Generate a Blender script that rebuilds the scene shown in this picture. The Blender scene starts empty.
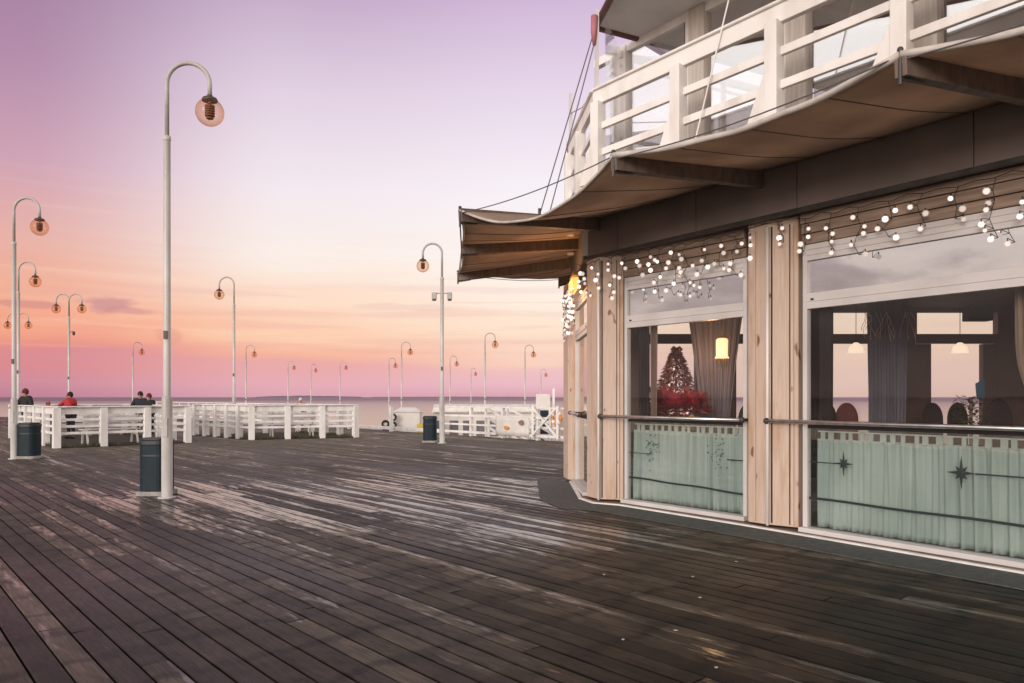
import bpy, math, random
from math import sin, cos, pi, radians, sqrt, atan2
from mathutils import Vector, Matrix
random.seed(7)
SC = bpy.context.scene
COL = SC.collection
ORG = {}

# ------------------------------------------------------------------ helpers
def srgb(r, g, b):
    f = lambda c: (c/255/12.92) if c/255 <= .04045 else ((c/255+.055)/1.055)**2.4
    return (f(r), f(g), f(b), 1)

def tag(o, label=None, cat=None, group=None, kind=None):
    if label: o['label'] = label
    if cat: o['category'] = cat
    if group: o['group'] = group
    if kind: o['kind'] = kind
    return o

def thing(name, loc, label, cat, group=None):
    o = bpy.data.objects.new(name, None); COL.objects.link(o)
    o.location = loc; o.empty_display_size = .2
    ORG[o] = Vector(loc)
    return tag(o, label, cat, group)

def copy_tree(o, parent=None, label=None):
    c = o.copy(); COL.objects.link(c)
    if parent: c.parent = parent
    if label: c['label'] = label
    for ch in KIDS.get(o, []):
        copy_tree(ch, c)
    return c
KIDS = {}

class MB:
    def __init__(s): s.v = []; s.f = []
    def add(s, vs, fs):
        b = len(s.v); s.v += [Vector(p) for p in vs]; s.f += [tuple(i+b for i in f) for f in fs]; return s
    def hexa(s, P):
        return s.add(P, [(0,3,2,1),(4,5,6,7),(0,1,5,4),(1,2,6,5),(2,3,7,6),(3,0,4,7)])
    def box(s, cx, cy, cz, sx, sy, sz, rz=0):
        c, n = cos(rz), sin(rz); P = []
        for z in (-.5,.5):
            for x, y in ((-.5,-.5),(.5,-.5),(.5,.5),(-.5,.5)):
                X, Y = x*sx, y*sy
                P.append((cx+X*c-Y*n, cy+X*n+Y*c, cz+z*sz))
        return s.hexa(P)
    def beam(s, p, q, w, h, up=(0,0,1)):
        p, q = Vector(p), Vector(q); d = (q-p).normalized(); up = Vector(up)
        sd = d.cross(up)
        if sd.length < 1e-4: sd = d.cross(Vector((1,0,0)))
        sd.normalize(); u = sd.cross(d).normalized()
        P = []
        for e in (p, q):
            for a, b in ((-1,-1),(1,-1),(1,1),(-1,1)):
                P.append(e + sd*(a*w/2) + u*(b*h/2))
        return s.hexa([P[0],P[4],P[5],P[1],P[3],P[7],P[6],P[2]])
    def tube(s, path, r, n=10, caps=True):
        path = [Vector(p) for p in path]; N = len(path)
        rs = r if isinstance(r, (list, tuple)) else [r]*N
        b = len(s.v); prev = None
        for i, p in enumerate(path):
            t = (path[min(i+1,N-1)]-path[max(i-1,0)])
            if t.length < 1e-7: t = Vector((0,0,1))
            t.normalize()
            if prev is None:
                a = t.cross(Vector((0,0,1)))
                if a.length < .05: a = t.cross(Vector((1,0,0)))
            else:
                a = prev - t*prev.dot(t)
            a.normalize(); prev = a; c = t.cross(a)
            for k in range(n):
                g = 2*pi*k/n
                s.v.append(p + a*(cos(g)*rs[i]) + c*(sin(g)*rs[i]))
        for i in range(N-1):
            for k in range(n):
                k2 = (k+1) % n
                s.f.append((b+i*n+k, b+i*n+k2, b+(i+1)*n+k2, b+(i+1)*n+k))
        if caps:
            s.f.append(tuple(b+k for k in range(n))[::-1]); s.f.append(tuple(b+(N-1)*n+k for k in range(n)))
        return s
    def lathe(s, prof, c=(0,0,0), n=20, sx=1, sy=1):
        b = len(s.v); c = Vector(c)
        for r, z in prof:
            for k in range(n):
                g = 2*pi*k/n
                s.v.append(c + Vector((cos(g)*r*sx, sin(g)*r*sy, z)))
        for i in range(len(prof)-1):
            for k in range(n):
                k2 = (k+1) % n
                s.f.append((b+i*n+k, b+i*n+k2, b+(i+1)*n+k2, b+(i+1)*n+k))
        s.f.append(tuple(b+k for k in range(n))[::-1]); s.f.append(tuple(b+(len(prof)-1)*n+k for k in range(n)))
        return s
    def sphere(s, c, r, n=16, m=9):
        rr = r if isinstance(r, (tuple, list)) else (r, r, r)
        pr = [(max(.02, sin(pi*i/m)), -cos(pi*i/m)) for i in range(m+1)]
        b = len(s.v); c = Vector(c)
        for a, z in pr:
            for k in range(n):
                g = 2*pi*k/n
                s.v.append(c + Vector((cos(g)*a*rr[0], sin(g)*a*rr[1], z*rr[2])))
        for i in range(m):
            for k in range(n):
                k2 = (k+1) % n
                s.f.append((b+i*n+k, b+i*n+k2, b+(i+1)*n+k2, b+(i+1)*n+k))
        s.f.append(tuple(b+k for k in range(n))[::-1]); s.f.append(tuple(b+m*n+k for k in range(n)))
        return s
    def prism(s, pts, z0, z1):
        n = len(pts)
        A = sum(pts[i][0]*pts[(i+1)%n][1]-pts[(i+1)%n][0]*pts[i][1] for i in range(n))
        if A < 0: pts = pts[::-1]
        vs = [(x, y, z0) for x, y in pts] + [(x, y, z1) for x, y in pts]
        fs = [tuple(range(n))[::-1], tuple(range(n, 2*n))] + [(i, (i+1)%n, n+(i+1)%n, n+i) for i in range(n)]
        return s.add(vs, fs)
    def grid(s, rows):
        n = len(rows[0]); vs = [p for r in rows for p in r]
        fs = [(i*n+j, i*n+j+1, (i+1)*n+j+1, (i+1)*n+j) for i in range(len(rows)-1) for j in range(n-1)]
        return s.add(vs, fs)
    def sheet(s, rows, th):
        """a grid given real thickness"""
        R, n = len(rows), len(rows[0]); rows = [[Vector(p) for p in r] for r in rows]
        top, bot = [], []
        for i in range(R):
            for j in range(n):
                a = rows[min(i+1,R-1)][j]-rows[max(i-1,0)][j]; b = rows[i][min(j+1,n-1)]-rows[i][max(j-1,0)]
                nn = a.cross(b)
                nn = nn.normalized()*(th/2) if nn.length > 1e-9 else Vector((0,0,th/2))
                top.append(rows[i][j]+nn); bot.append(rows[i][j]-nn)
        m = R*n; fs = []
        for i in range(R-1):
            for j in range(n-1):
                q = (i*n+j, (i+1)*n+j, (i+1)*n+j+1, i*n+j+1)
                fs.append(q); fs.append(tuple(m+x for x in q[::-1]))
        def edge(a, b): fs.append((a, b, b+m, a+m))
        for j in range(n-1): edge(j, j+1); edge((R-1)*n+j+1, (R-1)*n+j)
        for i in range(R-1): edge((i+1)*n, i*n); edge(i*n+n-1, (i+1)*n+n-1)
        return s.add(top+bot, fs)
    def build(s, name, mat, parent=None, smooth=False, bevel=0, origin=None, label=None, cat=None, group=None, kind=None):
        if parent is not None: org = ORG[parent]
        elif origin is not None: org = Vector(origin)
        else:
            xs = [p.x for p in s.v]; ys = [p.y for p in s.v]; zs = [p.z for p in s.v]
            org = Vector(((min(xs)+max(xs))/2, (min(ys)+max(ys))/2, min(zs)))
        me = bpy.data.meshes.new(name)
        me.from_pydata([tuple(p-org) for p in s.v], [], s.f); me.validate(); me.update()
        if smooth:
            for p in me.polygons: p.use_smooth = True
        me.materials.append(mat)
        o = bpy.data.objects.new(name, me); COL.objects.link(o)
        if parent is not None:
            o.parent = parent; KIDS.setdefault(parent, []).append(o)
        else: o.location = org
        ORG[o] = org
        if bevel:
            b = o.modifiers.new('bevel', 'BEVEL'); b.width = bevel; b.segments = 2; b.limit_method = 'ANGLE'
        return tag(o, label, cat, group, kind)

# ------------------------------------------------------------------ materials
def nt(m): return m.node_tree.nodes, m.node_tree.links
def mat(name, c, rough=.5, c2=None, scale=4, metal=0, bump=0, stretch=(1,1,1), rot=0, detail=4, spec=.5, contrast=(.35,.65), trans=0, coat=0):
    m = bpy.data.materials.new(name); m.use_nodes = True; N, L = nt(m)
    p = N['Principled BSDF']; p.inputs['Roughness'].default_value = rough; p.inputs['Metallic'].default_value = metal
    p.inputs['Specular IOR Level'].default_value = spec
    tc = N.new('ShaderNodeTexCoord'); mp = N.new('ShaderNodeMapping'); no = N.new('ShaderNodeTexNoise')
    mp.inputs['Scale'].default_value = stretch; mp.inputs['Rotation'].default_value = (0,0,rot)
    L.new(tc.outputs['Object'], mp.inputs['Vector']); L.new(mp.outputs['Vector'], no.inputs['Vector'])
    no.inputs['Scale'].default_value = scale; no.inputs['Detail'].default_value = detail
    r = N.new('ShaderNodeValToRGB'); L.new(no.outputs['Fac'], r.inputs['Fac'])
    c = tuple(c)[:3]+(1,)
    c2 = tuple(c2)[:3]+(1,) if c2 else tuple(x*.82 for x in c[:3])+(1,)
    r.color_ramp.elements[0].position = contrast[0]; r.color_ramp.elements[0].color = c2
    r.color_ramp.elements[1].position = contrast[1]; r.color_ramp.elements[1].color = c
    L.new(r.outputs['Color'], p.inputs['Base Color'])
    if bump:
        b = N.new('ShaderNodeBump'); b.inputs['Strength'].default_value = bump; b.inputs['Distance'].default_value = .01
        L.new(no.outputs['Fac'], b.inputs['Height']); L.new(b.outputs['Normal'], p.inputs['Normal'])
    if trans:
        t = N.new('ShaderNodeBsdfTranslucent'); L.new(r.outputs['Color'], t.inputs['Color'])
        mx = N.new('ShaderNodeMixShader'); mx.inputs['Fac'].default_value = trans
        L.new(p.outputs[0], mx.inputs[1]); L.new(t.outputs[0], mx.inputs[2]); L.new(mx.outputs[0], N['Material Output'].inputs['Surface'])
    return m
def glass(name, tint, refl, rough=0.0, ior=1.5, gain=1.0):
    m = bpy.data.materials.new(name); m.use_nodes = True; N, L = nt(m)
    N.remove(N['Principled BSDF'])
    t = N.new('ShaderNodeBsdfTransparent'); t.inputs['Color'].default_value = tuple(tint)+(1,)
    g = N.new('ShaderNodeBsdfGlossy'); g.inputs['Roughness'].default_value = rough; g.inputs['Color'].default_value = (.95,.95,.95,1)
    no = N.new('ShaderNodeTexNoise'); no.inputs['Scale'].default_value = 1.3
    tc = N.new('ShaderNodeTexCoord'); L.new(tc.outputs['Object'], no.inputs['Vector'])
    b = N.new('ShaderNodeBump'); b.inputs['Strength'].default_value = .02; b.inputs['Distance'].default_value = .05
    L.new(no.outputs['Fac'], b.inputs['Height']); L.new(b.outputs['Normal'], g.inputs['Normal'])
    fr = N.new('ShaderNodeLayerWeight'); fr.inputs['Blend'].default_value = .5
    pw = N.new('ShaderNodeMath'); pw.operation = 'POWER'; L.new(fr.outputs['Facing'], pw.inputs[0]); pw.inputs[1].default_value = 4
    ma = N.new('ShaderNodeMath'); ma.operation = 'MULTIPLY_ADD'; ma.use_clamp = True
    ma.inputs[1].default_value = gain; ma.inputs[2].default_value = refl; L.new(pw.outputs[0], ma.inputs[0])
    mx = N.new('ShaderNodeMixShader'); L.new(ma.outputs[0], mx.inputs[0]); L.new(t.outputs[0], mx.inputs[1]); L.new(g.outputs[0], mx.inputs[2])
    L.new(mx.outputs[0], N['Material Output'].inputs['Surface']); return m
def emit(name, c, s):
    m = bpy.data.materials.new(name); m.use_nodes = True; N, L = nt(m)
    p = N['Principled BSDF']; p.inputs['Base Color'].default_value = tuple(c)+(1,)
    p.inputs['Emission Color'].default_value = tuple(c)+(1,); p.inputs['Emission Strength'].default_value = s
    no = N.new('ShaderNodeTexNoise'); no.inputs['Scale'].default_value = 30; L.new(no.outputs['Fac'], p.inputs['Roughness'])
    return m

M = {}
M['white'] = mat('white_paint', (.82,.80,.775), .45, (.66,.62,.58), 3.0, bump=.08, stretch=(1,1,.35), contrast=(.3,.55))
M['white_post'] = mat('lamp_paint', (.60,.58,.555), .4, (.40,.375,.35), 3.5, stretch=(1,1,.3))
M['lamp_metal'] = mat('lamp_arm_paint', (.46,.44,.41), .45, (.36,.34,.31), 3)
M['dark_metal'] = mat('dark_metal', (.06,.055,.05), .5, (.035,.03,.028), 6)
M['bin'] = mat('bin_paint', (.012,.026,.034), .6, (.009,.018,.025), 8, spec=.25)
M['bin_lid'] = mat('bin_lid', (.016,.022,.026), .5, (.012,.016,.018), 8)
M['foot'] = mat('concrete_foot', (.36,.34,.32), .8, (.25,.235,.22), 12, bump=.3)
M['ply'] = None
M['fascia'] = mat('fascia_panels', (.22,.182,.165), .55, (.16,.132,.12), 1.2)
M['strut'] = mat('strut_wood', (.17,.125,.10), .6, (.11,.08,.065), 5, stretch=(3,1,1), bump=.15)
M['sail'] = mat('sail_cloth', (.60,.46,.35), .75, (.46,.34,.26), 1.6, bump=.2, trans=.5, detail=6)
M['sail_edge'] = mat('sail_edge', (.60,.55,.50), .6, (.42,.37,.33), 6)
M['cable'] = mat('steel_cable', (.12,.11,.12), .5)
M['alu'] = mat('window_aluminium', (.64,.61,.60), .42, (.54,.515,.50), 2)
M['steel'] = mat('steel_rail', (.72,.70,.68), .36, (.5,.48,.46), 10, metal=.95)
M['panel_wood'] = mat('panel_wood', (.34,.25,.19), .6, (.22,.155,.115), 3, stretch=(.6,.6,8), bump=.2)
M['upper_wood'] = mat('weathered_upper_wood', (.60,.55,.50), .6, (.48,.43,.38), 4, stretch=(6,6,.5), bump=.1)
M['plinth'] = mat('plinth_brown', (.20,.14,.11), .7, (.12,.08,.06), 5, bump=.2)
M['mat'] = mat('rubber_mat', (.085,.095,.09), .75, (.05,.056,.053), 14, bump=.4)
M['room_wall'] = mat('room_wall', (.16,.11,.085), .7)
M['room_ceil'] = mat('room_ceiling', (.20,.15,.125), .7)
M['room_floor'] = mat('room_floor', (.14,.08,.05), .4, scale=3, stretch=(6,1,1))
M['back_frame'] = mat('back_frame', (.15,.10,.09), .5)
M['blind'] = mat('blind_backing', (.17,.16,.17), .8)
M['black'] = mat('black_gap', (.012,.01,.01), .7)
M['drape_dark'] = mat('drape_dark', (.022,.016,.014), .85, (.012,.009,.008), 3, stretch=(8,8,.4), trans=.1)
M['drape_blue'] = mat('drape_slate', (.16,.15,.19), .8, (.10,.095,.125), 3, stretch=(8,8,.4), trans=.3)
M['drape_tan'] = mat('drape_tan', (.33,.24,.18), .8, (.22,.155,.12), 3, stretch=(8,8,.4), trans=.35)
M['cafe'] = mat('cafe_curtain', (.70,.71,.69), .8, (.46,.49,.48), 1.7, trans=.15, stretch=(1,1,.4))
M['decal'] = mat('dark_decal', (.018,.03,.028), .5)
M['roof'] = mat('roof_edge', (.20,.09,.085), .6, (.12,.05,.05), 4)
M['soffit'] = mat('grey_soffit', (.76,.75,.74), .7, (.66,.65,.64), 2)
M['up_floor'] = mat('balcony_floor', (.25,.21,.18), .7)
M['pink'] = mat('pink_cloth', (.42,.16,.19), .7)
M['glass'] = glass('window_glass', (.975,.97,.965), .018)
M['glass_up'] = glass('reflective_glass', (.6,.59,.58), .47)
M['glass_low'] = glass('green_tinted_glass', (.865,.91,.892), .08)
M['glass_clear'] = glass('balcony_glass', (.98,.98,.985), .03)
M['glass_terrace'] = glass('terrace_glass', (.95,.95,.95), .52)
def bulb_mat(s_):  # edge fades to transparent, painting a soft glow halo round each bulb
    m = bpy.data.materials.new('led_bulb_halo'); m.use_nodes = True; N, L = nt(m); N.remove(N['Principled BSDF'])
    t = N.new('ShaderNodeBsdfTransparent'); e = N.new('ShaderNodeEmission'); e.inputs[0].default_value = (1,.80,.70,1); e.inputs[1].default_value = s_
    lw = N.new('ShaderNodeLayerWeight'); lw.inputs[0].default_value = .5
    no = N.new('ShaderNodeTexNoise'); no.inputs['Scale'].default_value = 60; tc = N.new('ShaderNodeTexCoord'); L.new(tc.outputs['Object'], no.inputs['Vector'])
    mr = N.new('ShaderNodeMapRange'); mr.interpolation_type = 'SMOOTHSTEP'; L.new(lw.outputs['Facing'], mr.inputs['Value'])
    mr.inputs['From Min'].default_value = .02; mr.inputs['From Max'].default_value = .55; mr.inputs['To Min'].default_value = .97; mr.inputs['To Max'].default_value = .04
    ml = N.new('ShaderNodeMath'); ml.operation = 'MULTIPLY_ADD'; ml.use_clamp = True; L.new(no.outputs['Fac'], ml.inputs[0]); ml.inputs[1].default_value = .2; ml.inputs[2].default_value = -.1
    ad = N.new('ShaderNodeMath'); ad.operation = 'ADD'; ad.use_clamp = True; L.new(mr.outputs[0], ad.inputs[0]); L.new(ml.outputs[0], ad.inputs[1])
    mx = N.new('ShaderNodeMixShader'); L.new(ad.outputs[0], mx.inputs[0]); L.new(t.outputs[0], mx.inputs[1]); L.new(e.outputs[0], mx.inputs[2]); L.new(mx.outputs[0], N['Material Output'].inputs['Surface'])
    return m
M['bulb'] = bulb_mat(1.15); M['bulb_dim'] = bulb_mat(.8); M['bulb_bright'] = bulb_mat(2.2)
M['wire'] = mat('black_wire', (.02,.018,.018), .6)
M['sconce'] = emit('lit_shade', (1,.62,.30), 1.35)
M['amber'] = emit('amber_lamp', (1,.43,.08), 1.4)
M['brass'] = mat('brass', (.35,.22,.1), .35, metal=.8)
M['chair_dark'] = mat('chair_upholstery', (.03,.022,.026), .75)
M['chair_red'] = mat('chair_red_upholstery', (.24,.075,.07), .75)
M['leaf'] = mat('plant_leaf', (.06,.09,.04), .6)
M['grass'] = mat('grass_blades', (.10,.11,.035), .7, (.06,.06,.02), 20)
M['soil'] = mat('soil', (.045,.032,.022), .95, (.025,.018,.012), 12, bump=.5)
M['skin'] = mat('skin', (.42,.24,.17), .6)
M['tent'] = mat('white_tarp', (.74,.71,.67), .6, (.64,.61,.57), 2)
M['yellow'] = mat('yellow_plastic', (.75,.52,.06), .5)
M['orange'] = mat('orange_print', (.75,.30,.07), .6)
M['brown'] = mat('brown_print', (.26,.17,.14), .6)
M['tyre'] = mat('tyre_rubber', (.02,.02,.02), .7)
M['dock'] = mat('dock_concrete', (.46,.36,.30), .8, (.38,.30,.25), .6, bump=.1)
M['navy'] = mat('booth_glass', (.02,.03,.045), .2)
M['redleaf'] = mat('poinsettia', (.55,.06,.08), .6, (.32,.03,.05), 8, trans=.3)
M['tinsel'] = mat('frosted_branch', (.62,.33,.28), .6, (.30,.09,.08), 14, trans=.3)
M['blue'] = mat('blue_ribbon', (.02,.09,.16), .5)
M['litter'] = mat('pale_scrap', (.55,.5,.44), .8)

# plywood cladding of the pillars: pale timber with grain, knots and rusty runs
def ply():
    m = bpy.data.materials.new('pale_plywood'); m.use_nodes = True; N, L = nt(m); p = N['Principled BSDF']
    tc = N.new('ShaderNodeTexCoord')
    def noise(sc, st, det=5, dist=0):
        mp = N.new('ShaderNodeMapping'); mp.inputs['Scale'].default_value = st; L.new(tc.outputs['Object'], mp.inputs['Vector'])
        n = N.new('ShaderNodeTexNoise'); n.inputs['Scale'].default_value = sc; n.inputs['Detail'].default_value = det
        n.inputs['Distortion'].default_value = dist; L.new(mp.outputs[0], n.inputs['Vector']); return n.outputs['Fac']
    def ramp(f, a, ca, b, cb):
        r = N.new('ShaderNodeValToRGB'); r.color_ramp.elements[0].position = a; r.color_ramp.elements[0].color = ca
        r.color_ramp.elements[1].position = b; r.color_ramp.elements[1].color = cb; L.new(f, r.inputs[0]); return r.outputs[0]
    grain = noise(7, (6,6,.35), 6, .6)
    base = ramp(grain, .3, (.50,.375,.295,1), .7, (.60,.465,.375,1))
    stain = ramp(noise(2.2, (3,3,.5), 3), .56, (0,0,0,1), .74, (1,1,1,1))
    mx = N.new('ShaderNodeMixRGB'); L.new(stain, mx.inputs[0]); L.new(base, mx.inputs[1]); mx.inputs[2].default_value = (.43,.27,.17,1)
    knots = ramp(noise(5, (1.6,1.6,.8), 1), .70, (0,0,0,1), .76, (1,1,1,1))
    m2 = N.new('ShaderNodeMixRGB'); L.new(knots, m2.inputs[0]); L.new(mx.outputs[0], m2.inputs[1]); m2.inputs[2].default_value = (.22,.10,.06,1)
    L.new(m2.outputs[0], p.inputs['Base Color']); p.inputs['Roughness'].default_value = .6
    b = N.new('ShaderNodeBump'); b.inputs['Strength'].default_value = .12; b.inputs['Distance'].default_value = .01
    L.new(grain, b.inputs['Height']); L.new(b.outputs[0], p.inputs['Normal'])
    return m
M['ply'] = ply()

# ------------------------------------------------------------------ deck axes: boards run along V, N points to the sea edge
V = Vector((-.66, .751, 0)).normalized(); NN = Vector((V.y, -V.x, 0))
DECK_ROT = atan2(V.y, V.x)
EDGE = 18.0; PITCH = .16

def deck_material():
    m = bpy.data.materials.new('weathered_deck_boards'); m.use_nodes = True; N, L = nt(m); p = N['Principled BSDF']
    tc = N.new('ShaderNodeTexCoord'); geo = N.new('ShaderNodeNewGeometry')
    mp = N.new('ShaderNodeMapping'); mp.vector_type = 'POINT'; mp.inputs['Rotation'].default_value = (0,0,-DECK_ROT)
    L.new(tc.outputs['Object'], mp.inputs['Vector'])
    def noise(st, sc, det=4, src=mp.outputs[0], dist=0):
        a = N.new('ShaderNodeMapping'); a.inputs['Scale'].default_value = st; L.new(src, a.inputs['Vector'])
        n = N.new('ShaderNodeTexNoise'); n.inputs['Scale'].default_value = sc; n.inputs['Detail'].default_value = det; n.inputs['Distortion'].default_value = dist
        L.new(a.outputs[0], n.inputs['Vector']); return n.outputs['Fac']
    def ramp(f, els):
        r = N.new('ShaderNodeValToRGB'); e = r.color_ramp.elements
        e[0].position, e[0].color = els[0]; e[1].position, e[1].color = els[-1]
        for q, c in els[1:-1]: x = e.new(q); x.color = c
        L.new(f, r.inputs[0]); return r.outputs[0]
    def mix(f, a, b, t='MIX'):
        n = N.new('ShaderNodeMixRGB'); n.blend_type = t
        for i, x in enumerate((f, a, b)):
            if isinstance(x, (int, float)): n.inputs[i].default_value = x
            elif isinstance(x, tuple): n.inputs[i].default_value = x
            else: L.new(x, n.inputs[i])
        return n.outputs[0]
    g = lambda v: (v, v, v, 1)
    board = ramp(geo.outputs['Random Per Island'], [(0,(.024,.018,.012,1)), (.35,(.045,.034,.024,1)), (.7,(.074,.058,.042,1)), (1,(.135,.108,.081,1))])
    grain = noise((.7, 14, 1), 5, 6, dist=.3)
    c = mix(1, board, ramp(grain, [(.3,g(.5)), (.7,g(1.35))]), 'MULTIPLY')
    blot = noise((.45, 1.2, 1), 3.2, 5)
    c = mix(1, c, ramp(blot, [(.32,g(.42)), (.5,g(1)), (.68,g(1.45))]), 'MULTIPLY')
    # damp marks over the joists
    wv = N.new('ShaderNodeTexWave'); wv.wave_type = 'BANDS'; wv.bands_direction = 'X'; wv.inputs['Scale'].default_value = .52
    wv.inputs['Distortion'].default_value = 2.2; wv.inputs['Detail'].default_value = 3; wv.inputs['Detail Scale'].default_value = 5; L.new(mp.outputs[0], wv.inputs['Vector'])
    c = mix(1, c, ramp(wv.outputs['Fac'], [(.0,g(.42)), (.22,g(1)), (1,g(1))]), 'MULTIPLY')
    spot = noise((2.4, 4.5, 1), 2.2, 4)
    c = mix(1, c, ramp(spot, [(.28,g(.45)), (.42,g(1)), (.75,g(1.15))]), 'MULTIPLY')
    wet = noise((.35,.8,1), .55, 4)
    wetf = ramp(wet, [(.42,g(0)), (.62,g(1))])
    c = mix(wetf, c, mix(1, c, (.62,.58,.55,1), 'MULTIPLY'))
    L.new(c, p.inputs['Base Color'])
    p.inputs['Specular IOR Level'].default_value = .3
    def N_sub(x):
        q_ = N.new('ShaderNodeMath'); q_.operation = 'SUBTRACT'; L.new(x, q_.inputs[0]); q_.inputs[1].default_value = .275; return q_.outputs[0]
    # thin film of standing water on some boards
    film = noise((.5, 6, 1), 1.3, 7)
    def zone(cx, cy, rx, ry):
        m1 = N.new('ShaderNodeMapping'); m1.vector_type = 'POINT'; m1.inputs['Location'].default_value = (-cx/rx, -cy/ry, 0); m1.inputs['Scale'].default_value = (1/rx, 1/ry, 0)
        L.new(tc.outputs['Object'], m1.inputs['Vector'])
        l = N.new('ShaderNodeVectorMath'); l.operation = 'LENGTH'; L.new(m1.outputs[0], l.inputs[0])
        r = N.new('ShaderNodeMapRange'); r.interpolation_type = 'SMOOTHSTEP'; L.new(l.outputs['Value'], r.inputs['Value'])
        r.inputs['From Min'].default_value = .3; r.inputs['From Max'].default_value = 1.1; r.inputs['To Min'].default_value = 1; r.inputs['To Max'].default_value = 0; return r.outputs[0]
    z1 = zone(-1.6, 11.2, 4.2, 3.6); z2 = zone(-4.8, 11.6, 2.4, 2.4); z3 = zone(.4, 8.2, 1.6, 1.5)
    mxz = N.new('ShaderNodeMath'); mxz.operation = 'MAXIMUM'; L.new(z1, mxz.inputs[0]); L.new(z2, mxz.inputs[1])
    mx3 = N.new('ShaderNodeMath'); mx3.operation = 'MAXIMUM'; L.new(mxz.outputs[0], mx3.inputs[0]); L.new(z3, mx3.inputs[1])
    th = N.new('ShaderNodeMath'); th.operation = 'MULTIPLY_ADD'; L.new(mx3.outputs[0], th.inputs[0]); th.inputs[1].default_value = .22; L.new(film, th.inputs[2])
    rnd = N.new('ShaderNodeMath'); rnd.operation = 'MULTIPLY_ADD'; L.new(geo.outputs['Random Per Island'], rnd.inputs[0]); rnd.inputs[1].default_value = .30; L.new(th.outputs[0], rnd.inputs[2])
    brk = noise((1.5, 7, 1), 3.0, 6)
    bk_ = N.new('ShaderNodeMath'); bk_.operation = 'MULTIPLY_ADD'; L.new(brk, bk_.inputs[0]); bk_.inputs[1].default_value = .55; L.new(rnd.outputs[0], bk_.inputs[2])
    fm = ramp(N_sub(bk_.outputs[0]), [(.80,g(0)), (.98,g(1))])
    far_pale = zone(-9, 31, 24, 19)  # wide zone of paler, rougher boards far out
    dn = N.new('ShaderNodeMath'); dn.operation = 'MULTIPLY'; L.new(far_pale, dn.inputs[0]); L.new(ramp(blot, [(.2,g(.55)), (.6,g(1))]), dn.inputs[1])
    near_shade = zone(3.6, 3.2, 5.2, 5.0)  # shade beside the building, painted into the board colour
    dm = N.new('ShaderNodeMath'); dm.operation = 'MULTIPLY'; L.new(near_shade, dm.inputs[0]); L.new(ramp(wet, [(.25,g(.6)), (.6,g(1))]), dm.inputs[1])
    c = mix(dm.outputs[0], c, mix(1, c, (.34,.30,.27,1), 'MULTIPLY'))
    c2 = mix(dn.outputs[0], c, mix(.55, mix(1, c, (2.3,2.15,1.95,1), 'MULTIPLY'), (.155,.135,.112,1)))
    L.new(c2, p.inputs['Base Color'])
    rg = N.new('ShaderNodeMath'); rg.operation = 'MULTIPLY_ADD'; L.new(dn.outputs[0], rg.inputs[0]); rg.inputs[1].default_value = .22; rg_in = rg
    L.new(fm, p.inputs['Coat Weight']); p.inputs['Coat Roughness'].default_value = .2; p.inputs['Coat IOR'].default_value = 1.6
    fine = noise((1, 3, 1), 9, 5)
    sep = N.new('ShaderNodeMapRange'); L.new(wetf, sep.inputs['Value']); sep.inputs['To Min'].default_value = .52; sep.inputs['To Max'].default_value = .34
    ad = N.new('ShaderNodeMath'); ad.operation = 'MULTIPLY_ADD'; L.new(fine, ad.inputs[0]); ad.inputs[1].default_value = .22; L.new(sep.outputs[0], ad.inputs[2])
    L.new(ad.outputs[0], rg_in.inputs[2]); L.new(rg_in.outputs[0], p.inputs['Roughness'])
    b = N.new('ShaderNodeBump'); b.inputs['Strength'].default_value = .35; b.inputs['Distance'].default_value = .006
    L.new(grain, b.inputs['Height']); L.new(b.outputs[0], p.inputs['Normal'])
    return m
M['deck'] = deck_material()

def pt(n, v, z=0): q = NN*n + V*v; return Vector((q.x, q.y, z))
def build_deck():
    mb = MB(); R = random.Random(3)
    nb = int((EDGE+7)/PITCH)
    for i in range(nb):
        n0 = EDGE - (i+1)*PITCH + .007; n1 = EDGE - i*PITCH - .007
        v = -10 - R.random()*4
        while v < 68:
            ln = R.uniform(3.2, 4.8); a, b = v+.002, min(v+ln-.004, 68); v += ln
            t = R.gauss(0, .0011); z = R.gauss(0, .0006); t2 = R.gauss(0, .0009)
            # crowned board: 4 profile points
            prof = [(n0, -.035), (n0, -.004-t), (n0+.006, 0-t), ((n0+n1)/2, .0008), (n1-.006, 0+t), (n1, -.004+t), (n1, -.035)]
            vs = [pt(q, a, h+z+t2) for q, h in prof] + [pt(q, b, h+z-t2) for q, h in prof]
            k = len(prof)
            mb.add(vs, [(j, j+1, k+j+1, k+j) for j in range(k-1)])
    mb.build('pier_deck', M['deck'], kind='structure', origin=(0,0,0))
    sub = MB(); sub.prism([tuple(pt(EDGE-.02, -14).xy), tuple(pt(EDGE-.02, 68).xy), tuple(pt(-7, 68).xy), tuple(pt(-7, -14).xy)], -.5, -.05)
    sub.build('pier_underside', M['soil'], kind='structure')
build_deck()

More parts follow.
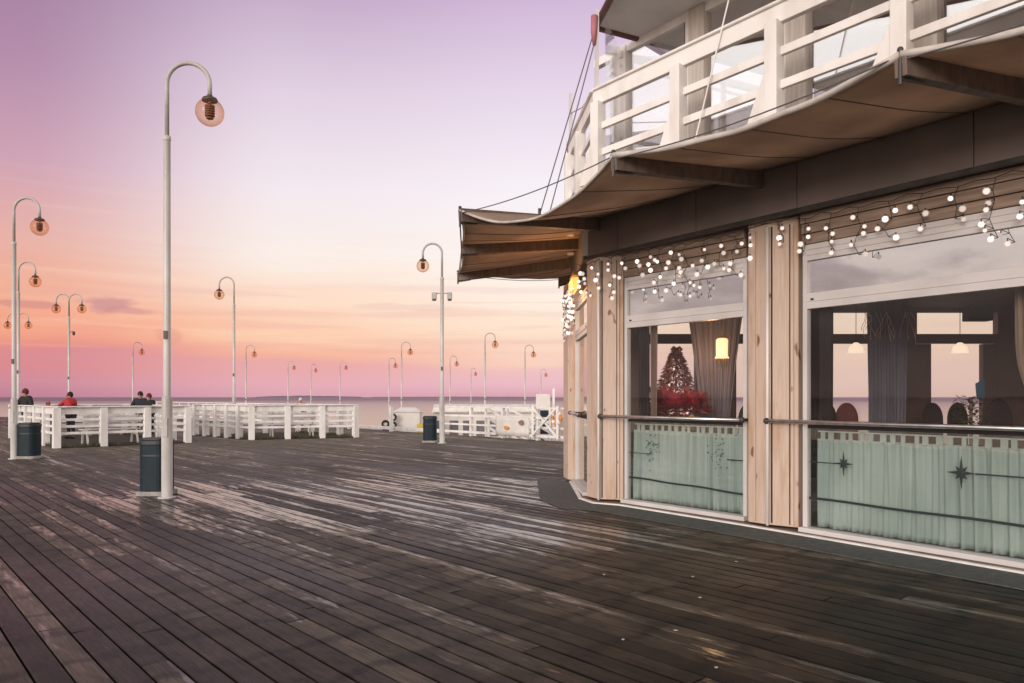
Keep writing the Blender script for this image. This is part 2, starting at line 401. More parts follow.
# sea, lower quay, far coast
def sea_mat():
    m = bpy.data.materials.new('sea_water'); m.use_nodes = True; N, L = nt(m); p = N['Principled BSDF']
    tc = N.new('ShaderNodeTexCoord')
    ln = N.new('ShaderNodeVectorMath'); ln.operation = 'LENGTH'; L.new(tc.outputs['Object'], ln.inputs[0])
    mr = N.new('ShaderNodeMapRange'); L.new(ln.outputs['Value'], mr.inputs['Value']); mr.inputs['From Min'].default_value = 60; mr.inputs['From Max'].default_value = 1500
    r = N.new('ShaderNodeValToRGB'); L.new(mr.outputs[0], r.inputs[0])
    e = r.color_ramp.elements; e[0].color = (.72,.56,.42,1); e[0].position = 0; e[1].color = (.22,.13,.18,1); e[1].position = .75  # reflected warm sky painted in as beige near by, mauve further out
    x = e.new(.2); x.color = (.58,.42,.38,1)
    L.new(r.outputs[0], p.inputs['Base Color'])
    no = N.new('ShaderNodeTexNoise'); no.inputs['Scale'].default_value = .5; no.inputs['Detail'].default_value = 6
    mp = N.new('ShaderNodeMapping'); mp.inputs['Scale'].default_value = (.35,1,1); L.new(tc.outputs['Object'], mp.inputs[0]); L.new(mp.outputs[0], no.inputs['Vector'])
    b = N.new('ShaderNodeBump'); b.inputs['Strength'].default_value = 1.0; b.inputs['Distance'].default_value = .4
    L.new(no.outputs[0], b.inputs['Height']); L.new(b.outputs[0], p.inputs['Normal'])
    p.inputs['Roughness'].default_value = .5; p.inputs['Specular IOR Level'].default_value = .15
    return m
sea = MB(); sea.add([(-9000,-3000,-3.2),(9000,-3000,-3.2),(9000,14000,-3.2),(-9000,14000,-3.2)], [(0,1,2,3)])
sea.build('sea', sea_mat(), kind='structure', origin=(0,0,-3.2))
q = MB(); q.prism([tuple(pt(EDGE+.3, -30).xy), tuple(pt(EDGE+.3, 70).xy), tuple(pt(EDGE+66, 70).xy), tuple(pt(EDGE+66, -30).xy)], -3.4, -1.6)
q.build('lower_quay', M['dock'], kind='structure')
hl = MB(); R = random.Random(5)
def ridge(x0, x1, y, hmax, n):
    top = []
    for i in range(n+1):
        s = i/n; top.append((x0+(x1-x0)*s, hmax*(sin(pi*s)**.7)*(.55+.45*R.random())+2))
    for i in range(n):
        (xa, ha), (xb, hb) = top[i], top[i+1]
        hl.hexa([(xa,y,-4),(xb,y,-4),(xb,y+300,-4),(xa,y+300,-4),(xa,y+100,ha),(xb,y+100,hb),(xb,y+200,hb),(xa,y+200,ha)])
ridge(-2250, -1350, 6500, 13, 20); ridge(-1500, 300, 8000, 4, 20)
hl.build('far_coast', mat('far_land', (.22,.15,.20), .9), kind='structure')

# ------------------------------------------------------------------ street lamps
def arc_arm(sign, r=.31, top=6.47):
    zc = top - r; P = [(0,0,5.36)]
    P += [(sign*(r - r*cos(a)), 0, zc + r*sin(a)) for a in [pi*i/14 for i in range(15)]]
    P.append((sign*2*r, 0, 5.99)); return P
def globe_mat():
    m = bpy.data.materials.new('amber_globe'); m.use_nodes = True; N, L = nt(m); N.remove(N['Principled BSDF'])
    t = N.new('ShaderNodeBsdfTransparent'); t.inputs['Color'].default_value = (.985,.85,.74,1)
    g = N.new('ShaderNodeBsdfGlossy'); g.inputs['Roughness'].default_value = .08
    d = N.new('ShaderNodeBsdfTranslucent'); d.inputs['Color'].default_value = (.85,.46,.28,1)
    lw = N.new('ShaderNodeLayerWeight'); lw.inputs[0].default_value = .22
    a = N.new('ShaderNodeMixShader'); L.new(lw.outputs['Facing'], a.inputs[0]); L.new(t.outputs[0], a.inputs[1]); L.new(d.outputs[0], a.inputs[2])
    fr = N.new('ShaderNodeMath'); fr.operation='MULTIPLY'; fr.inputs[1].default_value=.12; L.new(lw.outputs['Facing'], fr.inputs[0])
    b = N.new('ShaderNodeMixShader'); L.new(fr.outputs[0], b.inputs[0]); L.new(a.outputs[0], b.inputs[1]); L.new(g.outputs[0], b.inputs[2])
    L.new(b.outputs[0], N['Material Output'].inputs['Surface']); return m
M['globe'] = globe_mat()
M['louvre'] = mat('lamp_louvre', (.24,.13,.09), .5)
def make_lamp(arms, thick, extras=None):
    t = thing('street_lamp', (0,0,0), '', 'street lamp', 'white lamp posts on the pier')
    p = MB(); k = thick
    p.lathe([(.13*k,0),(.13*k,.02),(.078*k,.025),(.076*k,1.46),(.066*k,1.50),(.052*k,1.52),(.050*k,5.30),(.056*k,5.31),(.056*k,5.37),(.034*k,5.38)], n=18)
    po = p.build('pole', M['white_post'], t, smooth=False)
    for f in po.data.polygons: f.use_smooth = abs(f.normal.z) < .5
    d = MB(); d.box(0,-.078*k,1.05,.07,.01,.28); d.build('service_door', M['white_post'], po, bevel=.003)
    d = MB(); d.box(0,-.058*k,2.42,.05,.03,.12); d.build('latch_box', M['dark_metal'], po)
    for s in arms:
        a = MB(); a.tube(arc_arm(s), .032*(1+(k-1)*.6), 12); a.build('arm', M['lamp_metal'], t, smooth=True)
        x = s*.62
        c = MB(); c.lathe([(.04,6.0),(.045,5.97),(.10,5.955),(.115,5.93),(.112,5.91)], (x,0,0), 18)
        c.build('cap', M['dark_metal'], t)
        g = MB(); g.sphere((x,0,5.745), .205, 28, 16); go = g.build('globe', M['globe'], t, smooth=True)
        i = MB()
        i.lathe([(.03,5.93),(.03,5.87)], (x,0,0), 10)
        for zz in range(6):
            w = .075 if zz < 5 else .055
            i.lathe([(w,5.84-zz*.035),(w*.9,5.822-zz*.035)], (x,0,0), 14)
        for an in range(3): i.tube([(x+.05*cos(an*2.1),.05*sin(an*2.1),5.87),(x+.05*cos(an*2.1),.05*sin(an*2.1),5.64)], .006, 6)
        i.build('louvre', M['louvre'], go)
    if extras == 'cam':
        c = MB(); c.beam((0,0,4.62),(.22,-.02,4.66),.03,.03); c.lathe([(.06,4.66),(.06,4.56),(.05,4.50),(.02,4.47)], (.24,-.02,0), 12)
        c.build('camera', M['dark_metal'], t)
    if extras == 'flood':
        b = MB(); b.beam((-.26,0,4.86),(.26,0,4.86),.04,.04); b.build('bracket', M['lamp_metal'], t)
        for s in (-1,1):
            f = MB(); f.box(s*.25,-.03,4.77,.15,.17,.22); f.build('floodlight', M['lamp_metal'], t, bevel=.015)
            l = MB(); l.box(s*.25,-.05,4.64,.12,.14,.05); l.build('floodlight_glass', M['dark_metal'], t, bevel=.01)
    return t
def lx(x, d): return (x-512)/750*d
protos = {}
def lamp(x, d, arms, label, z=0, extras=None, thick=1.0, rz=0, sc=1):
    key = (arms, extras, thick)
    if key not in protos:
        protos[key] = make_lamp(arms, thick, extras); o = protos[key]; 
    else: o = copy_tree(protos[key])
    o['label'] = label; o.location = (lx(x, d), d, z); o.rotation_euler = (0,0,rz); o.scale = (sc,)*3
    return o
lamp(167, 11.14, (1,), 'tallest nearest white lamp post with pink globe beside a dark litter bin', rz=radians(4))
lamp(14, 18.1, (1,), 'white lamp post with amber globe at the far left edge beside the second bin', rz=radians(2), sc=.975)
lamp(18.5, 27.6, (1,), 'shorter single-globe lamp post just behind the one at the left edge')
lamp(69, 36.2, (-1,1), 'twin-armed lamp post with a small camera on its pole behind the woman in red', extras='cam')
lamp(18, 44.5, (-1,1), 'low twin-armed lamp post at the far left, seen behind two nearer poles')
lamp(234, 31.1, (-1,), 'single lamp post with its arm curving left behind the right planter fence', rz=radians(-2))
lamp(442, 24.3, (-1,), 'lamp post carrying two floodlights below its left-curving arm beside the round dark bin', extras='flood', thick=1.15)
QZ = -1.6
def qlamp(x, toppx, arms, label, rz=0):
    d = (6.47+QZ-1.5)*750/(397-toppx); lamp(x, d, arms, label, z=QZ, thick=1.4, rz=rz)
def hlamp(x, toppx, arms, label, rz=0, d=50):
    # shorter posts along the far edge of the quay
    H = 1.5 + (397-toppx)*d/750 - QZ
    lamp(x, d, arms, label, z=QZ, thick=1.05, rz=rz, sc=H/6.47)
hlamp(133, 342, (1,), 'thin distant lamp post left of the nearest tall lamp, by the dark-clad couple', radians(50), 66)
hlamp(246, 345, (1,), 'thin distant lamp post just right of the left-curving lamp', 0, 66)
hlamp(288, 361, (1,), 'faint far lamp post, leftmost of three small ones above the right planter fence', 0, 84)
hlamp(311, 364, (1,), 'faint far lamp post, middle of three small ones above the right planter fence', radians(50), 88)
hlamp(340, 361, (1,), 'faint far lamp post, rightmost of three small ones above the right planter fence', 0, 84)
hlamp(401.5, 342, (1,), 'far lamp post arching right over the white tarpaulin block', 0, 62)
hlamp(389, 358, (1,), 'small far lamp post left of the white tarpaulin block', radians(30), 72)
hlamp(450, 356, (1,), 'small far lamp post just right of the floodlight pole', radians(20), 72)
hlamp(485, 333, (1,), 'taller far lamp post arching right behind the white shed roof', 0, 56)
hlamp(471, 368, (1,), 'tiniest far lamp post between two taller ones over the white shed', radians(35), 84)
hlamp(525, 345, (1,), 'far lamp post arching right near the dark booth', 0, 64)
hlamp(541, 369, (1,), 'very faint low lamp post close to the restaurant corner', radians(20), 84)

# ------------------------------------------------------------------ litter bins
def rrect(w, d, r, n=5):
    P = []
    for cx, cy, a0 in ((w/2-r,d/2-r,0),(-w/2+r,d/2-r,90),(-w/2+r,-d/2+r,180),(w/2-r,-d/2+r,270)):
        for i in range(n+1):
            a = radians(a0+90*i/n); P.append((cx+r*cos(a), cy+r*sin(a)))
    return P
def make_bin():
    t = thing('litter_bin', (0,0,0), '', 'litter bin', 'dark litter bins by the lamp posts')
    b = MB(); b.prism(rrect(.44,.40,.14), .07, .80); b.build('body', M['bin'], t, bevel=.008)
    r = MB(); r.prism(rrect(.47,.43,.155), .77, .84); r.prism(rrect(.42,.38,.13), .838, .875); r.build('lid', M['bin_lid'], t, bevel=.01)
    s = MB(); s.prism(rrect(.455,.415,.15), .60, .625); s.build('band', M['bin_lid'], t)
    f = MB(); f.prism(rrect(.50,.46,.1), 0, .07); f.build('foot', M['foot'], t, bevel=.01)
    return t
b0 = make_bin(); b0.location = (lx(157,11.5), 11.5, .003); b0['label'] = 'dark blue-grey litter bin half hidden by the nearest lamp post'
b1 = copy_tree(b0, label='dark litter bin beside the lamp post at the left edge, before the planter fence'); b1.location = (lx(29.5,18.25), 18.25, .003)
b2 = copy_tree(b0, label='dark round-cornered litter bin beside the floodlight pole, near the sea railing'); b2.location = (lx(430,24.7), 24.7, .003)

# ------------------------------------------------------------------ planter fences with benches
def fence(corners, posts_per_side, name_label, gaps=()):
    c0 = corners[0]
    t = thing('planter_fence', (c0[0], c0[1], 0), name_label, 'fence', 'white timber fences round the planting beds')
    n = len(corners)
    for i in range(n):
        a = Vector(corners[i]+(0,)); b = Vector(corners[(i+1)%n]+(0,)); d = (b-a); L_ = d.length; d.normalize(); rz = atan2(d.y, d.x)
        k = posts_per_side[i]
        for j in range(k):
            p = a + (b-a)*(j/k)
            pm = MB(); pm.box(p.x, p.y, .60, .20, .20, 1.20-.004, rz); pm.build('post', M['white'], t, bevel=.01)
        a2 = a + d*.101; b2 = b - d*.101
        r = MB()
        r.beam(a2+Vector((0,0,1.09)), b2+Vector((0,0,1.09)), .05, .20)
        r.beam(a+Vector((0,0,1.212)), b+Vector((0,0,1.212)), .26, .03)
        r.build('top_rail', M['white'], t, bevel=.006)
        for z in (.83,.63,.43):
            for j in range(k):
                p = a+(b-a)*(j/k)+d*.101; e = a+(b-a)*((j+1)/k)-d*.101
                r = MB(); r.beam(p+Vector((0,0,z)), e+Vector((0,0,z)), .04, .075); r.build('rail', M['white'], t, bevel=.004)
    return t
E1 = [(-13.3,21.9), (-10.6,24.5), (-15.3,29.6), (-18.2,27.3)]
E2 = [(-9.1,26.2), (-5.8,27.8), (-8.9,31.2), (-12.4,29.4)]
fence(E1, [3,5,3,5], 'white timber planter fence left of the nearest lamp post, in front of the standing people')
fence(E2, [3,4,3,5], 'white timber planter fence in the middle distance, right of the nearest lamp post')
def inset(C, k):
    cx = sum(p[0] for p in C)/len(C); cy = sum(p[1] for p in C)/len(C)
    return [(cx+(x-cx)*k, cy+(y-cy)*k) for x, y in C]
for E, nm in ((E1, 'left'), (E2, 'right')):
    s = MB(); s.prism(inset(E, 1.02), .004, .035); s.build('planting_bed', M['soil'], kind='structure')
    g = MB(); Rg = random.Random(9 if nm == 'left' else 10)
    for i in range(4):
        a, b = Vector(E[i]+(0,)), Vector(E[(i+1)%4]+(0,))
        for k in range(900 if i != 2 else 100):
            p = a+(b-a)*Rg.random(); cen = Vector(inset(E,0)[0]+(0,)); p = p+(cen-p).normalized()*(Rg.random()**2*.5-.05)
            if sin(p.x*3.1+p.y*2.3)+sin(p.x*1.3)*.8 < Rg.uniform(-.9,.9): continue
            h = Rg.uniform(.04,.13); an = Rg.random()*6.28; w = .012; l = Vector((Rg.gauss(0,.03),Rg.gauss(0,.03),h))
            dx = Vector((cos(an)*w, sin(an)*w, 0)); z = Vector((0,0,.03))
            g.add([p+z-dx, p+z+dx, p+z+l], [(0,1,2)])
    g.build('grass', M['grass'], kind='stuff')
def make_bench():
    t = thing('park_bench', (0,0,0), '', 'bench', 'white benches inside the planter fences')
    s = MB()
    for k in range(4): s.box(0, -.17+.11*k, .45, 1.7, .095, .03)
    s.build('seat', M['white'], t, bevel=.004)
    b = MB()
    for k in range(3):
        b.box(0, .25+.03*k, .58+.13*k, 1.7, .025, .10)
    b.build('backrest', M['white'], t, bevel=.004)
    for sx in (-.72,.72):
        l = MB(); l.beam((sx,-.2,.43),(sx,-.30,0),.05,.05); l.beam((sx,.2,.43),(sx,.34,0),.05,.05); l.beam((sx,.18,.43),(sx,.33,.92),.045,.045); l.beam((sx,-.2,.41),(sx,.2,.41),.045,.045)
        l.build('leg_frame', M['white'], t)
    return t
bn = make_bench(); bn.scale = (1,1,1)
def bench_at(o, p, ang, lab): o.location = (p[0], p[1], .036); o.rotation_euler = (0,0,ang); o['label'] = lab
ang1 = atan2(2.6, 2.7)
bench_at(bn, (-12.75,23.8), ang1+pi, 'white slatted bench behind the front of the left planter fence, nearer the left bin')
bench_at(copy_tree(bn), (-16.2,28.1), atan2(2.3,2.9), 'white slatted bench deep inside the left planter fence, below the black-clad man')
bench_at(copy_tree(bn), (-8.2,27.9), atan2(1.6,3.3)+pi, 'white slatted bench behind the front of the right planter fence')

# ------------------------------------------------------------------ people (small, at the far side)
def skin_chain(name, V_, E_, R_, matl, parent, root=0, sub=1):
    me = bpy.data.meshes.new(name); me.from_pydata(V_, E_, []); me.update()
    o = bpy.data.objects.new(name, me); COL.objects.link(o)
    md = o.modifiers.new('skin', 'SKIN'); sv = me.skin_vertices
    if not sv: pass
    layer = me.skin_vertices[0] if len(me.skin_vertices) else None
    for i, r in enumerate(R_):
        layer.data[i].radius = (r, r) if not isinstance(r, tuple) else r
        layer.data[i].use_root = (i == root)
    s = o.modifiers.new('sub', 'SUBSURF'); s.levels = sub; s.render_levels = sub
    md.use_smooth_shade = True
    me.materials.append(matl)
    if parent is not None:
        o.parent = parent; KIDS.setdefault(parent, []).append(o)
    ORG[o] = Vector((0,0,0)); return o
def add_skin_layer(me):
    bmod = None
def person(loc, H, rz, lab, jacket, trousers, hairc, lean=0, armR='down', armL='down', hat=None):
    k = H/1.75; t = thing('person', (0,0,0), lab, 'person')
    def S(p): return (p[0]*k, p[1]*k, p[2]*k)
    # front is -Y
    ly = -lean
    hip = (0,0,.93); ch = (0,ly*.5,1.28); nk = (0,ly*.9,1.47); hd = (0,ly*1.1-.01,1.56); ht = (0,ly*1.15,1.68)
    def arm(s, mode):
        sh = (s*.19, ly*.8, 1.40)
        if mode == 'down': return [sh, (s*.25, ly*.7+.02, 1.12), (s*.25, ly*.7-.10, .88)], (0,-.02,-.07)
        if mode == 'rail': return [sh, (s*.26, ly*.8-.12, 1.17), (s*.18, ly*.8-.36, 1.12)], (0,-.07,-.02)
        if mode == 'out': return [sh, (s*.38, ly*.7-.10, 1.22), (s*.56, ly*.7-.20, 1.06)], (s*.05,-.04,-.03)
        if mode == 'up': return [sh, (s*.30, ly*.7-.18, 1.28), (s*.16, ly*.7-.30, 1.54)], (0,-.02,.07)
    V_ = [hip, ch, nk, hd, ht]; E_ = [(0,1),(1,2),(2,3),(3,4)]; R_ = [.13,.13,.052,.088,.078]
    legs = []
    for s in (-1,1):
        b = len(V_); V_ += [(s*.09,0,.88),(s*.10,-.02,.48),(s*.11,.02,.08),(s*.12,-.12,.04)]; E_ += [(0,b),(b,b+1),(b+1,b+2),(b+2,b+3)]; R_ += [.09,.058,.042,.036]
        legs.append([(s*.09,0,.90),(s*.10,-.02,.48),(s*.11,.02,.09)])
    arms = []
    for s, md in ((-1,armR),(1,armL)):
        P, hv = arm(s, md); b = len(V_); V_ += P; E_ += [(1,b),(b,b+1),(b+1,b+2)]; R_ += [.055,.042,.028]
        pm = tuple(P[2][i]+hv[i] for i in range(3)); V_.append(pm); E_.append((b+2,b+3)); R_.append(.03)
        for fi, (fx, fl) in enumerate(((-.035,.045),(-.018,.06),(0,.065),(.018,.06),(.034,.05))):
            V_.append((pm[0]+fx, pm[1]+hv[1]*.6-.005, pm[2]+hv[2]*.6-(fl*.5))); E_.append((b+3, len(V_)-1)); R_.append(.009)
        arms.append(P)
    skin_obj('body', [S(p) for p in V_], E_, [r*k for r in R_], M['skin'], t)
    # jacket
    V2 = [(0,0,.86),(0,ly*.25,1.05),ch,(0,ly*.85,1.43)]; E2_ = [(0,1),(1,2),(2,3)]; R2 = [.18,.18,.20,.085]
    for P in arms:
        b = len(V2); V2 += P; E2_ += [(2,b),(b,b+1),(b+1,b+2)]; R2 += [.095,.075,.052]
    skin_obj('jacket', [S(p) for p in V2], E2_, [r*k for r in R2], jacket, t)
    V3 = [(0,0,.92)]; E3 = []; R3 = [.14]
    for P in legs:
        b = len(V3); V3 += P; E3 += [(0,b),(b,b+1),(b+1,b+2)]; R3 += [.095,.07,.058]
    skin_obj('trousers', [S(p) for p in V3], E3, [r*k for r in R3], trousers, t)
    for s in (-1,1):
        sh = MB(); sh.sphere(S((s*.11,-.05,.045)), (.05*k,.13*k,.05*k), 12, 8); sh.build('shoe', M['tyre'], t, smooth=True)
    h = MB(); c = ((ht[0]+hd[0])/2*k, (ht[1]+.022)*k, 1.625*k); h.sphere(c, (.098*k,.108*k,.125*k), 16, 10); h.build('hair' if not hat else 'hat', hat or hairc, t, smooth=True)
    f = MB()
    for s in (-1,1): f.sphere(((s*.032)*k, (ht[1]-.088)*k, 1.625*k), .012*k, 8, 6)
    f.build('eye', M['tyre'], t)
    nz = MB(); nz.sphere((0, (ht[1]-.10)*k, 1.60*k), (.013*k,.02*k,.022*k), 8, 6); nz.build('nose', M['skin'], t, smooth=True)
    t.location = loc; t.rotation_euler = (0,0,rz); return t
def skin_obj(name, V_, E_, R_, matl, parent):
    import bmesh
    me = bpy.data.meshes.new(name)
    bm = bmesh.new(); lay = bm.verts.layers.skin.verify()
    vs = [bm.verts.new(p) for p in V_]
    for v, r in zip(vs, R_): v[lay].radius = (r, r)
    vs[0][lay].use_root = True
    for a, b in E_: bm.edges.new((vs[a], vs[b]))
    bm.to_mesh(me); bm.free()
    o = bpy.data.objects.new(name, me); COL.objects.link(o)
    md = o.modifiers.new('skin', 'SKIN'); md.use_smooth_shade = True
    s = o.modifiers.new('sub', 'SUBSURF'); s.levels = 1; s.render_levels = 2
    me.materials.append(matl); o.parent = parent; KIDS.setdefault(parent, []).append(o); ORG[o] = Vector((0,0,0)); return o
J = lambda n, c: mat(n, c, .85, bump=.2, scale=8)
jblack = J('black_coat', (.012,.012,.014)); jred = J('red_jacket', (.42,.025,.035)); jnavy = J('navy_coat', (.02,.02,.03)); jpink = J('pink_coat', (.45,.14,.17))
jdark = J('dark_trousers', (.025,.025,.035)); jor = J('orange_coat', (.6,.16,.08)); hd_ = J('dark_hair', (.02,.012,.01)); hr = J('maroon_cap', (.13,.02,.025)); hw = J('white_cap', (.7,.68,.66)); hp = J('pink_cap', (.5,.13,.16))
person((lx(28,26),26,.036), 1.77, radians(-20), 'man in a black coat and maroon cap leaning behind the left planter fence', jblack, jdark, hd_, .10, 'rail', 'out', hat=hr)
person((lx(48,26.3),26.3,.036), 1.34, radians(10), 'small child in a pink cap between the man in black and the woman in red', jpink, jdark, hd_, hat=hp)
person((lx(71,26.5),26.5,.036), 1.66, radians(-15), 'dark-haired woman in a red jacket with one arm stretched out, behind the left planter fence', jred, jdark, hd_, .05, 'out', 'up')
person((lx(140.5,27.2),27.2,.036), 1.68, radians(8), 'taller of the dark-coated couple behind the fence left of the nearest lamp post', jnavy, jdark, hd_, .03, 'rail', 'down')
person((lx(149.5,26.9),26.9,.036), 1.61, radians(-10), 'shorter of the dark-coated couple, right one, next to the nearest lamp post', jblack, jdark, hr, .04, 'down', 'rail')
person((lx(300.5,35.5),35.5,.004), 1.47, radians(25), 'small figure in an orange coat and white cap behind the right planter fence', jor, jdark, hd_, .02, 'down', 'down', hat=hw)

# ------------------------------------------------------------------ sea edge: kerb, bollard posts, railing, stair, quay things
def railing(v0, v1, lab, n_off=EDGE-.25, step=1.85):
    p0 = pt(n_off, v0); t = thing('sea_railing', tuple(p0), lab, 'railing')
    k = max(1, round(abs(v1-v0)/step))
    for i in range(k+1):
        p = pt(n_off, v0+(v1-v0)*i/k); m = MB(); m.box(p.x, p.y, .55, .12, .12, 1.1, DECK_ROT); m.build('post', M['white'], t, bevel=.01)
    for z, w, h in ((1.12,.14,.05),(.78,.035,.07),(.45,.035,.07),(.16,.05,.09)):
        r = MB(); r.beam(pt(n_off-(.0 if z > 1 else .09), v0, z), pt(n_off-(.0 if z > 1 else .09), v1, z), w, h); r.build('rail', M['white'], t, bevel=.004)
    return t
railing(17.0, 24.4, 'white sea railing from the restaurant corner to the floodlight pole')
railing(34.5, 67.5, 'white sea railing running along the far pier edge behind the people')
kb = MB(); kb.beam(pt(EDGE-.2, 24.6, .13), pt(EDGE-.2, 34.2, .13), .14, .14); kb.build('edge_kerb', M['white'], label='low white kerb beam along the open pier edge', cat='kerb', bevel=.01)
for i, x in enumerate((370.5, 398)):
    v = 31.6 if i == 0 else 27.9
    m = MB(); p = pt(EDGE-.45, v); m.box(p.x, p.y, .54, .13, .13, 1.08, DECK_ROT); m.box(p.x, p.y, 1.09, .17, .17, .025, DECK_ROT)
    m.build('mooring_post', M['white'], label=('white square post alone on the open pier edge, nearer the planter fence','white square post on the pier edge in front of the tarpaulin block')[i], cat='post', group='white posts on the pier edge', bevel=.006)
# stair down to the quay
st = thing('quay_stair', tuple(pt(EDGE+.9, 20, -1.6)), 'white stair with sloping handrails dropping from the pier to the quay', 'stairs')
for off in (.35, 1.45):
    a, b = pt(EDGE+off, 22.4, 0), pt(EDGE+off, 18.2, -1.6)
    m_ = MB(); m_.beam(a+Vector((0,0,-.1)), b, .06, .25); m_.build('stringer', M['white'], st)
    for z in (1.1,.75,.4):
        m_ = MB(); m_.beam(a+Vector((0,0,z)), b+Vector((0,0,z)), .05, .09); m_.build('handrail', M['white'], st)
    for k in range(4):
        p = a+(b-a)*(k/3); m_ = MB(); m_.box(p.x, p.y, p.z+.55, .08, .08, 1.1, DECK_ROT); m_.build('post', M['white'], st)
m_ = MB()
for k in range(9):
    f = (k+.5)/9; c = pt(EDGE+.9, 22.4-4.2*f, -.09-1.5*f); m_.box(c.x, c.y, c.z, .40, 1.0, .03, DECK_ROT)
m_.build('treads', M['white'], st)
# crossed braces panel
xb = thing('braced_gate', tuple(pt(EDGE-.5,18.2)), 'white gate panel with crossed braces in front of the dark booth', 'gate')
for a, b in ((17.65,18.85),):
    f = MB(); f.beam(pt(EDGE-.5,a,.1),pt(EDGE-.5,a,1.2),.08,.08); f.beam(pt(EDGE-.5,b,.1),pt(EDGE-.5,b,1.2),.08,.08); f.build('stile', M['white'], xb)
    f = MB(); f.beam(pt(EDGE-.5,a+.05,.2),pt(EDGE-.5,b-.05,1.1),.04,.07); f.build('brace', M['white'], xb)
    f = MB(); f.beam(pt(EDGE-.545,a+.05,1.1),pt(EDGE-.545,b-.05,.2),.04,.07); f.build('brace', M['white'], xb)
# banner on the railing
bt = thing('railing_banner', tuple(pt(EDGE-.42,20.1)), 'white banner with an orange blob and a brown disc tied to the sea railing', 'banner')
rows = [[pt(EDGE-.40+.02*sin(j*.7), 19.15+.09*j, .12+.17*i) for j in range(21)] for i in range(5)]
m = MB(); m.sheet(rows, .006); m.build('cloth', M['tent'], bt, smooth=True)
def disc(mb, c, ax, r, n=14, sy=1.0, off=.0, seed=0):
    Rr = random.Random(seed); P = []
    for k in range(n):
        a = 2*pi*k/n; q = r*(1+Rr.uniform(-.15,.15)); P.append(c+ax*(cos(a)*q)+Vector((0,0,sin(a)*q*sy))-NN*off)
    P2 = [p-NN*.004 for p in P]
    mb.add(P+P2, [tuple(range(n)), tuple(range(n,2*n))[::-1]]+[(i,(i+1)%n,n+(i+1)%n,n+i) for i in range(n)])
m = MB(); disc(m, pt(EDGE-.45,20.3,.40), V, .13, sy=.6, seed=4); m.build('orange_print', M['orange'], bt)
m = MB(); disc(m, pt(EDGE-.45,19.5,.60), V, .12, sy=.8, seed=2); m.build('brown_print', M['brown'], bt)
lb = thing('life_ring', tuple(pt(EDGE-.5,17.45,.7)), 'orange life ring hung on the railing close to the restaurant corner', 'life ring')
c_ = pt(EDGE-.48, 17.7, .80); m = MB(); m.tube([c_+V*(.19*cos(a))+Vector((0,0,.19*sin(a))) for a in [2*pi*j/20 for j in range(21)]], .055, 10); m.build('ring', M['orange'], lb, smooth=True)
for q_ in range(4):
    a = pi/4+q_*pi/2; p_ = c_+V*(.19*cos(a))+Vector((0,0,.19*sin(a))); tn = V*(-sin(a))+Vector((0,0,cos(a))); m = MB(); m.tube([p_-tn*.05, p_+tn*.05], .062, 10); m.build('band', M['white'], lb)
# quay things
def tarp(cx, cy, w, d, z0, z1, rz, lab, nm='boat_cover', cat='boat cover', hip=.25):
    t = thing(nm, (cx,cy,z0), lab, cat)
    c, s_ = cos(rz), sin(rz); T = lambda x, y, z: (cx+x*c-y*s_, cy+x*s_+y*c, z)
    m = MB(); a, b = w/2, d/2; zr = z1-hip
    m.hexa([T(-a,-b,z0+.35),T(a,-b,z0+.35),T(a,b,z0+.35),T(-a,b,z0+.35),T(-a,-b,zr),T(a,-b,zr),T(a,b,zr),T(-a,b,zr)])
    m.add([T(-a-.08,-b-.08,zr+.002),T(a+.08,-b-.08,zr+.002),T(a+.08,b+.08,zr+.002),T(-a-.08,b+.08,zr+.002),T(-a+.3,0,z1),T(a-.3,0,z1)], [(0,1,5,4),(2,3,4,5),(1,2,5),(3,0,4),(3,2,1,0)])
    m.build('cover', M['tent'], t, bevel=.02)
    k = MB()
    for x in (-a+.2, -a/3, a/3, a-.2): k.box(*T(x,0,0)[:2], z0+.17, .12, d*.9, .34, rz)
    k.build('trestle', M['brown'], t); return t
tarp(lx(408,40), 40, 1.4, 1.2, QZ, .95, 0, 'small white tarpaulin block on the quay behind the low kerb')
t = thing('white_shed', (lx(490,43),43,QZ), 'long low white shed roof on the quay behind the sea railing', 'shed')
m = MB(); x0, x1 = lx(432,43), lx(543,43)
m.box((x0+x1)/2, 44, -.35, x1-x0-.2, 2.2, 2.5); m.build('wall', M['tent'], t)
m = MB()
for k in range(9):
    a = x0+(x1-x0)*k/9; b = x0+(x1-x0)*(k+1)/9
    m.add([(a+.01,42.6,.62),(b-.01,42.6,.62),(b-.01,44,1.08),(a+.01,44,1.08),(b-.01,45.4,.62),(a+.01,45.4,.62)], [(0,1,2,3),(3,2,4,5),(0,3,5),(1,4,2),(0,5,4,1)])
m.build('roof', M['tent'], t)
for k in range(8):
    m = MB(); xx = x0+.5+k*(x1-x0-1)/7; m.box(xx, 42.885, -.3, .5, .02, .9); m.build('window', M['blind'], t)
tb = thing('ticket_booth', (lx(543,31),31,QZ), 'white booth with dark glazing and pale box roof at the restaurant corner', 'booth')
bx, by = lx(543,31), 31
m = MB(); m.box(bx, by, -.3, .62, .7, 2.6); m.build('body', M['white'], tb, bevel=.02)
m = MB(); m.box(bx, by, 1.32, .58, .66, .6); m.build('roof_box', M['tent'], tb, bevel=.03)
for z in (.75,.2,-.4):
    m = MB(); m.box(bx-.02, by-.36, z, .46, .03, .42); m.build('window', M['navy'], tb)
m = MB(); m.box(bx+.42, by-.3, .5, .09, .09, 2.7); m.build('flag_pole', M['white'], tb)
